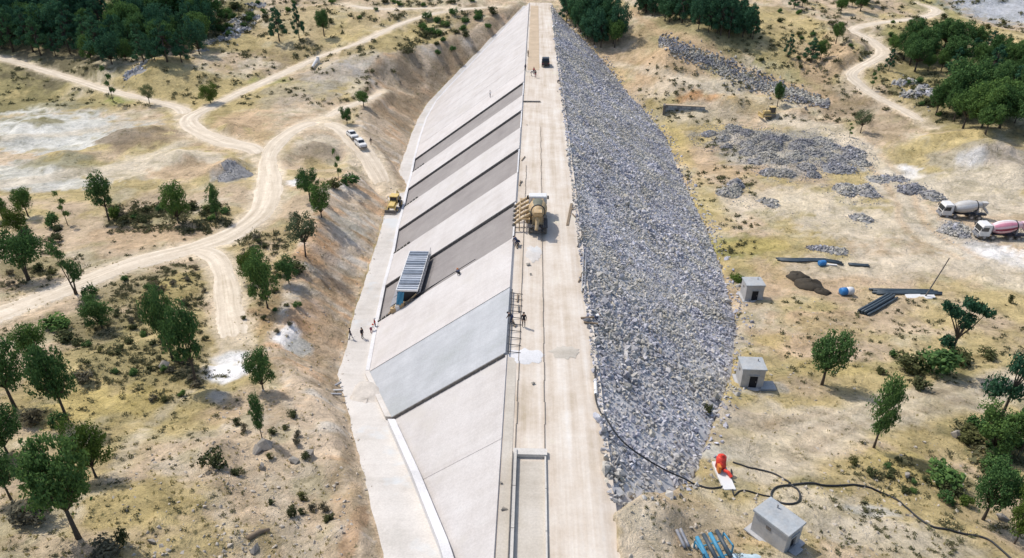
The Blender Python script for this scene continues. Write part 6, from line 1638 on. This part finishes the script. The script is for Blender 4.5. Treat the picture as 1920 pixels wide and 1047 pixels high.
rock_pile(1440, 382, 14, 9, 0.7, 70, 'small round rock heap right of the two lobed heap', 6)
rock_pile(1598, 365, 50, 17, 1.7, 480, 'wide dark grey rock heap in the middle of the yard', 7)
rock_pile(1718, 357, 32, 16, 1.6, 300, 'grey rock heap beside the haul road', 8)
rock_pile(1610, 413, 20, 13, 1.0, 110, 'small isolated rock heap in the pale yard', 9)
rock_pile(1795, 436, 44, 20, 0.9, 330, 'rock heap in front of the mixer trucks', 10, tone=(0.2, 0.9))
rock_pile(1545, 468, 34, 8, 0.5, 130, 'low line of rubble above the long pipe bundle', 11)
rock_pile(1660, 340, 40, 8, 0.6, 130, 'low rubble strip in the yard before the haul road', 16)
rock_pile(1715, 172, 28, 16, 0.9, 150, 'pale boulders at the left edge of the right hand wood', 12, (0.4, 0.9), (0.4, 1.0))
rock_pile(440, 48, 34, 28, 0.8, 260, 'pale rocky outcrop on the hill right of the top left wood', 13, (0.4, 0.9), (0.4, 1.0))
rock_pile(430, 322, 36, 10, 1.0, 160, 'dark gravel heap beside the pale road above its bend', 17, (0.07, 0.18), (0.0, 0.3))
rock_pile(270, 118, 24, 14, 0.4, 60, 'pale stones on the bank just below the top left wood', 18, (0.3, 0.7), (0.5, 1.0))
# stone lined band on the far right slope
r_ = np.random.RandomState(31); pts = []; sz = []
BX = [1245, 1300, 1350, 1400, 1450, 1500, 1545]; BT = [70, 88, 104, 128, 150, 168, 188]; BB = [92, 122, 146, 165, 180, 194, 202]
for _ in range(2000):
    x = r_.uniform(1235, 1555); y0_, y1_ = np.interp(x, BX, BT), np.interp(x, BX, BB); y = (y0_ + y1_) / 2 + r_.normal() * (y1_ - y0_) * 0.27
    q = site(x, y); pts.append((q.x, q.y, q.z + r_.uniform(0, 0.35))); sz.append(r_.uniform(0.25, 0.7))
o = stone_mass('riprap_band', pts, sz, r_, M_OUTCROP, None, (0.0, 0.6))
tag(o, 'band of dark grey stone lining the far right slope', 'riprap', kind='stuff')
# boulders in the left foreground
for k, (a, b, s, lab) in enumerate([(497, 838, 0.95, 'dark boulder under the narrow tree in the left foreground'), (478, 848, 0.7, 'dark boulder left of the narrow tree in the left foreground'), (552, 865, 0.6, 'round dark boulder on pale ground near the cut bank'),
        (580, 855, 0.75, 'larger dark boulder at the lip of the near cut bank'), (490, 880, 0.6, 'dark boulder below the narrow tree, half in shade'), (312, 690, 0.8, 'grey boulder below the two tall trees by the fork track'), (478, 1032, 0.5, 'rough stone at the bottom edge below the log'), (285, 1018, 0.4, 'small stone at the bottom of the straw slope'),
        (1700, 893, 0.6, 'pale boulder on the yellow grass bank'), (1880, 975, 0.7, 'pale boulder beside the dark tree at the bottom right'), (1792, 818, 0.8, 'flat pale rock at the edge of the lower right thicket')]):
    q = site(a, b); o = link(bpy.data.objects.new('boulder', BOULDER_ME[(k * 3) % len(STONE_ME)])); o.location = q + Vector((0, 0, s * 0.25)); o.scale = (s, s, s); o.rotation_euler = (0.2 * k, 0, k * 1.3)
    tag(o, lab, 'boulder')
q0 = site(466, 1012); q1 = site(505, 996)
tag(MB().tube([q0 + Vector((0, 0, 0.15)), (q0 + q1) / 2 + Vector((0, 0.1, 0.22)), q1 + Vector((0, 0, 0.15))], [0.22, 0.2, 0.14], 8).build('log', M_WOOD, None, True), 'weathered log lying on the bare slope in the left foreground', 'log')
# small white spillway post by the hill road
q = site(597, 118); t = thing('white_flume', 'small white concrete flume on the slope above the hill road', 'flume', q, 0.2)
MB().box((0, 0, 0.9), (0.9, 0.9, 1.9)).build('post', M_WHITE, t); MB().tube([(0, -0.2, 1.2), (-1.0, -2.2, 0.3), (-1.6, -4.0, -0.4)], [0.5, 0.45, 0.4], 8).build('trough', M_WHITE, t)

# ------------------------------------------------------------------ people
POSED = {}
def person(loc, rz, pose, shirt, trousers, label, hat=None, parent=None, sc=1.0):
    J = {'pel': (0, 0, .95), 'che': (0, 0, 1.30), 'nek': (0, 0, 1.48), 'hed': (0.02, 0, 1.60), 'top': (0.01, 0, 1.73)}
    for s, n_ in ((1, 'l'), (-1, 'r')):
        J.update({'sh' + n_: (0, .19 * s, 1.40), 'el' + n_: (-.02, .25 * s, 1.13), 'wr' + n_: (.06, .25 * s, .88), 'ha' + n_: (.09, .24 * s, .77),
                  'hi' + n_: (0, .10 * s, .90), 'kn' + n_: (.02, .11 * s, .50), 'an' + n_: (-.02, .11 * s, .09), 'to' + n_: (.17, .12 * s, .05)})
    if pose == 'walk':
        J.update({'knl': (.16, .1, .52), 'anl': (.22, .1, .09), 'tol': (.40, .1, .06), 'knr': (-.06, -.1, .50), 'anr': (-.26, -.1, .14), 'tor': (-.10, -.1, .05), 'wrl': (-.16, .25, .92), 'hal': (-.18, .25, .82), 'wrr': (.2, -.24, .95), 'har': (.26, -.23, .87)})
    if pose in ('bend', 'crouch'):
        dz = -0.05 if pose == 'bend' else -0.5
        up = {'pel': (-.10, 0, .93 + dz), 'che': (.18, 0, 1.12 + dz), 'nek': (.33, 0, 1.17 + dz), 'hed': (.43, 0, 1.20 + dz), 'top': (.55, 0, 1.24 + dz)}
        for s, n_ in ((1, 'l'), (-1, 'r')):
            up.update({'sh' + n_: (.26, .19 * s, 1.12 + dz), 'el' + n_: (.36, .22 * s, .86 + dz), 'wr' + n_: (.50, .18 * s, .66 + dz), 'ha' + n_: (.55, .16 * s, max(.08, .56 + dz)), 'hi' + n_: (-.10, .10 * s, .88 + dz)})
            if pose == 'crouch': up.update({'kn' + n_: (.26, .14 * s, .50), 'an' + n_: (-.02, .12 * s, .09)})
        J.update(up)
    if pose == 'arm': J.update({'ell': (.18, .30, 1.22), 'wrl': (.40, .28, 1.30), 'hal': (.50, .27, 1.32)})
    names = list(J); ix = {n_: i for i, n_ in enumerate(names)}
    E = [('pel', 'che'), ('che', 'nek'), ('nek', 'hed'), ('hed', 'top')]
    for n_ in 'lr': E += [('che', 'sh' + n_), ('sh' + n_, 'el' + n_), ('el' + n_, 'wr' + n_), ('wr' + n_, 'ha' + n_), ('pel', 'hi' + n_), ('hi' + n_, 'kn' + n_), ('kn' + n_, 'an' + n_), ('an' + n_, 'to' + n_)]
    rad = {'pel': .14, 'che': .15, 'nek': .06, 'hed': .10, 'top': .07, 'sh': .075, 'el': .05, 'wr': .036, 'ha': .045, 'hi': .10, 'kn': .068, 'an': .045, 'to': .04}
    if pose in POSED: em = POSED[pose].copy()
    else: em = None
    me = bpy.data.meshes.new('person_frame'); me.from_pydata([J[n_] for n_ in names], [(ix[a], ix[b]) for a, b in E], [])
    ob = bpy.data.objects.new('person_frame', me); link(ob)
    md = ob.modifiers.new('skin', 'SKIN'); sk = me.skin_vertices[0].data
    for i, n_ in enumerate(names):
        r_ = rad.get(n_, rad.get(n_[:2], .05)); sk[i].radius = (r_, r_)
    sk[0].use_root = True
    ob.modifiers.new('sub', 'SUBSURF').levels = 1
    if em is None:
        dg = bpy.context.evaluated_depsgraph_get(); em = bpy.data.meshes.new_from_object(ob.evaluated_get(dg)); POSED[pose] = em.copy()
    bpy.data.objects.remove(ob, do_unlink=True)
    em.materials.clear()
    for mt in (shirt, trousers, M_SKIN, M_BLACK): em.materials.append(mt)
    part = {'pel': 1, 'che': 0, 'nek': 2, 'hed': 2, 'top': 2, 'sh': 0, 'el': 0, 'wr': 2, 'ha': 2, 'hi': 1, 'kn': 1, 'an': 1, 'to': 3}
    JA = np.array([J[n_] for n_ in names]); PA = [part.get(n_, part.get(n_[:2], 0)) for n_ in names]
    for f in em.polygons:
        c = np.array(f.center[:]); f.material_index = PA[int(((JA - c) ** 2).sum(1).argmin())]; f.use_smooth = True
    t = thing('person', label, 'person', loc, rz); t.scale = (sc, sc, sc)
    b = link(bpy.data.objects.new('body', em), t)
    hd = Vector(J['hed']); tp_ = Vector(J['top']); ax = (tp_ - hd).normalized()
    if hat is not None:
        MB().lathe(hd + ax * 0.04, ax, [(0, 0.17), (0.02, 0.135), (0.08, 0.125), (0.14, 0.09), (0.165, 0.03)], 12).build('hard_hat', hat, t, True)
    else:
        MB().lathe(hd + ax * 0.03 - Vector((0.015, 0, 0)), ax, [(0, 0.112), (0.06, 0.115), (0.12, 0.085), (0.15, 0.03)], 12).build('hair', M_BLACK, t, True)
    return t
def cp(px, py): p = on_crest(px, py); return (p.x, p.y, 0.03)
def fp(px, py, off): p = on_face(px, py); return tuple(p + NRM * off)
person(cp(982, 613), -PI / 2, 'stand', M_BLACK, M_BLACK, 'person in dark clothes standing on the crest beside the fresh blue grey slab')
person(cp(959, 607), 2.6, 'bend', M_BLACK, M_NAVY, 'person in dark clothes bending over the rebar at the crest edge')
person(cp(968, 462), 2.4, 'bend', M_NAVY, M_NAVY, 'person in navy bending at the head of the nearest open bay')
person(cp(973, 459), 3.4, 'crouch', M_BLACK, M_NAVY, 'person crouching beside the one bending at the head of the open bay')
person(fp(864, 521, 0.42), 2.0, 'crouch', M_NAVY, M_BLACK, 'person crouching on the slab edge halfway up the nearest open bay', M_ORANGEC)
def bp(px, py):
    q = site(px, py); d = float(dup_(q.y)); return (q.x, q.y, max(q.z, -d + 0.08))
person(bp(704, 618), 0.4, 'stand', M_REDC, M_NAVY, 'person in a red shirt at the foot of the nearest open bay', M_WHITE)
person(bp(697, 627), 1.2, 'bend', M_WHITEC, M_DKRED, 'person bending beside the red shirted one at the slab foot', M_RED)
person(bp(680, 636), -0.5, 'stand', M_BLACK, M_BLACK, 'person in black standing in the middle of the bench at the slab foot')
person(bp(658, 637), 0.3, 'walk', M_BLACK, M_NAVY, 'person walking at the left edge of the bench below the cut bank')
person(cp(1001, 140), 1.0, 'stand', M_REDC, M_NAVY, 'person in red in the group on the ochre strip of the far crest')
person(cp(996, 143), 0.0, 'bend', M_NAVY, M_BLACK, 'person in navy bending in the group on the far crest')
person(cp(1004, 146), 2.0, 'stand', M_BLACK, M_DKRED, 'person in a dark shirt, nearest of the group on the far crest')
person(cp(990, 107), 0.5, 'stand', M_BLACK, M_BLACK, 'farthest person, alone at the slab edge of the crest')
person(cp(985, 134), 2.0, 'walk', M_NAVY, M_BLACK, 'person walking at the slab edge left of the far group')
person(fp(921, 186, 0.44), 0.3, 'arm', M_WHITEC, M_NAVY, 'person in white standing alone on the far white slabs')
person(on_ramp(696, 273), 2.0, 'stand', M_BLACK, M_OCHRE, 'person in dark top standing beside the two white cars')
person(cp(1117, 601), 0.2, 'crouch', M_WHITEC, M_NAVY, 'person in white crouching at the right edge of the crest', M_WHITE)
person(cp(1046, 156), -1.2, 'crouch', M_NAVY, M_BLACK, 'person crouching at the right crest edge beyond the dark car')
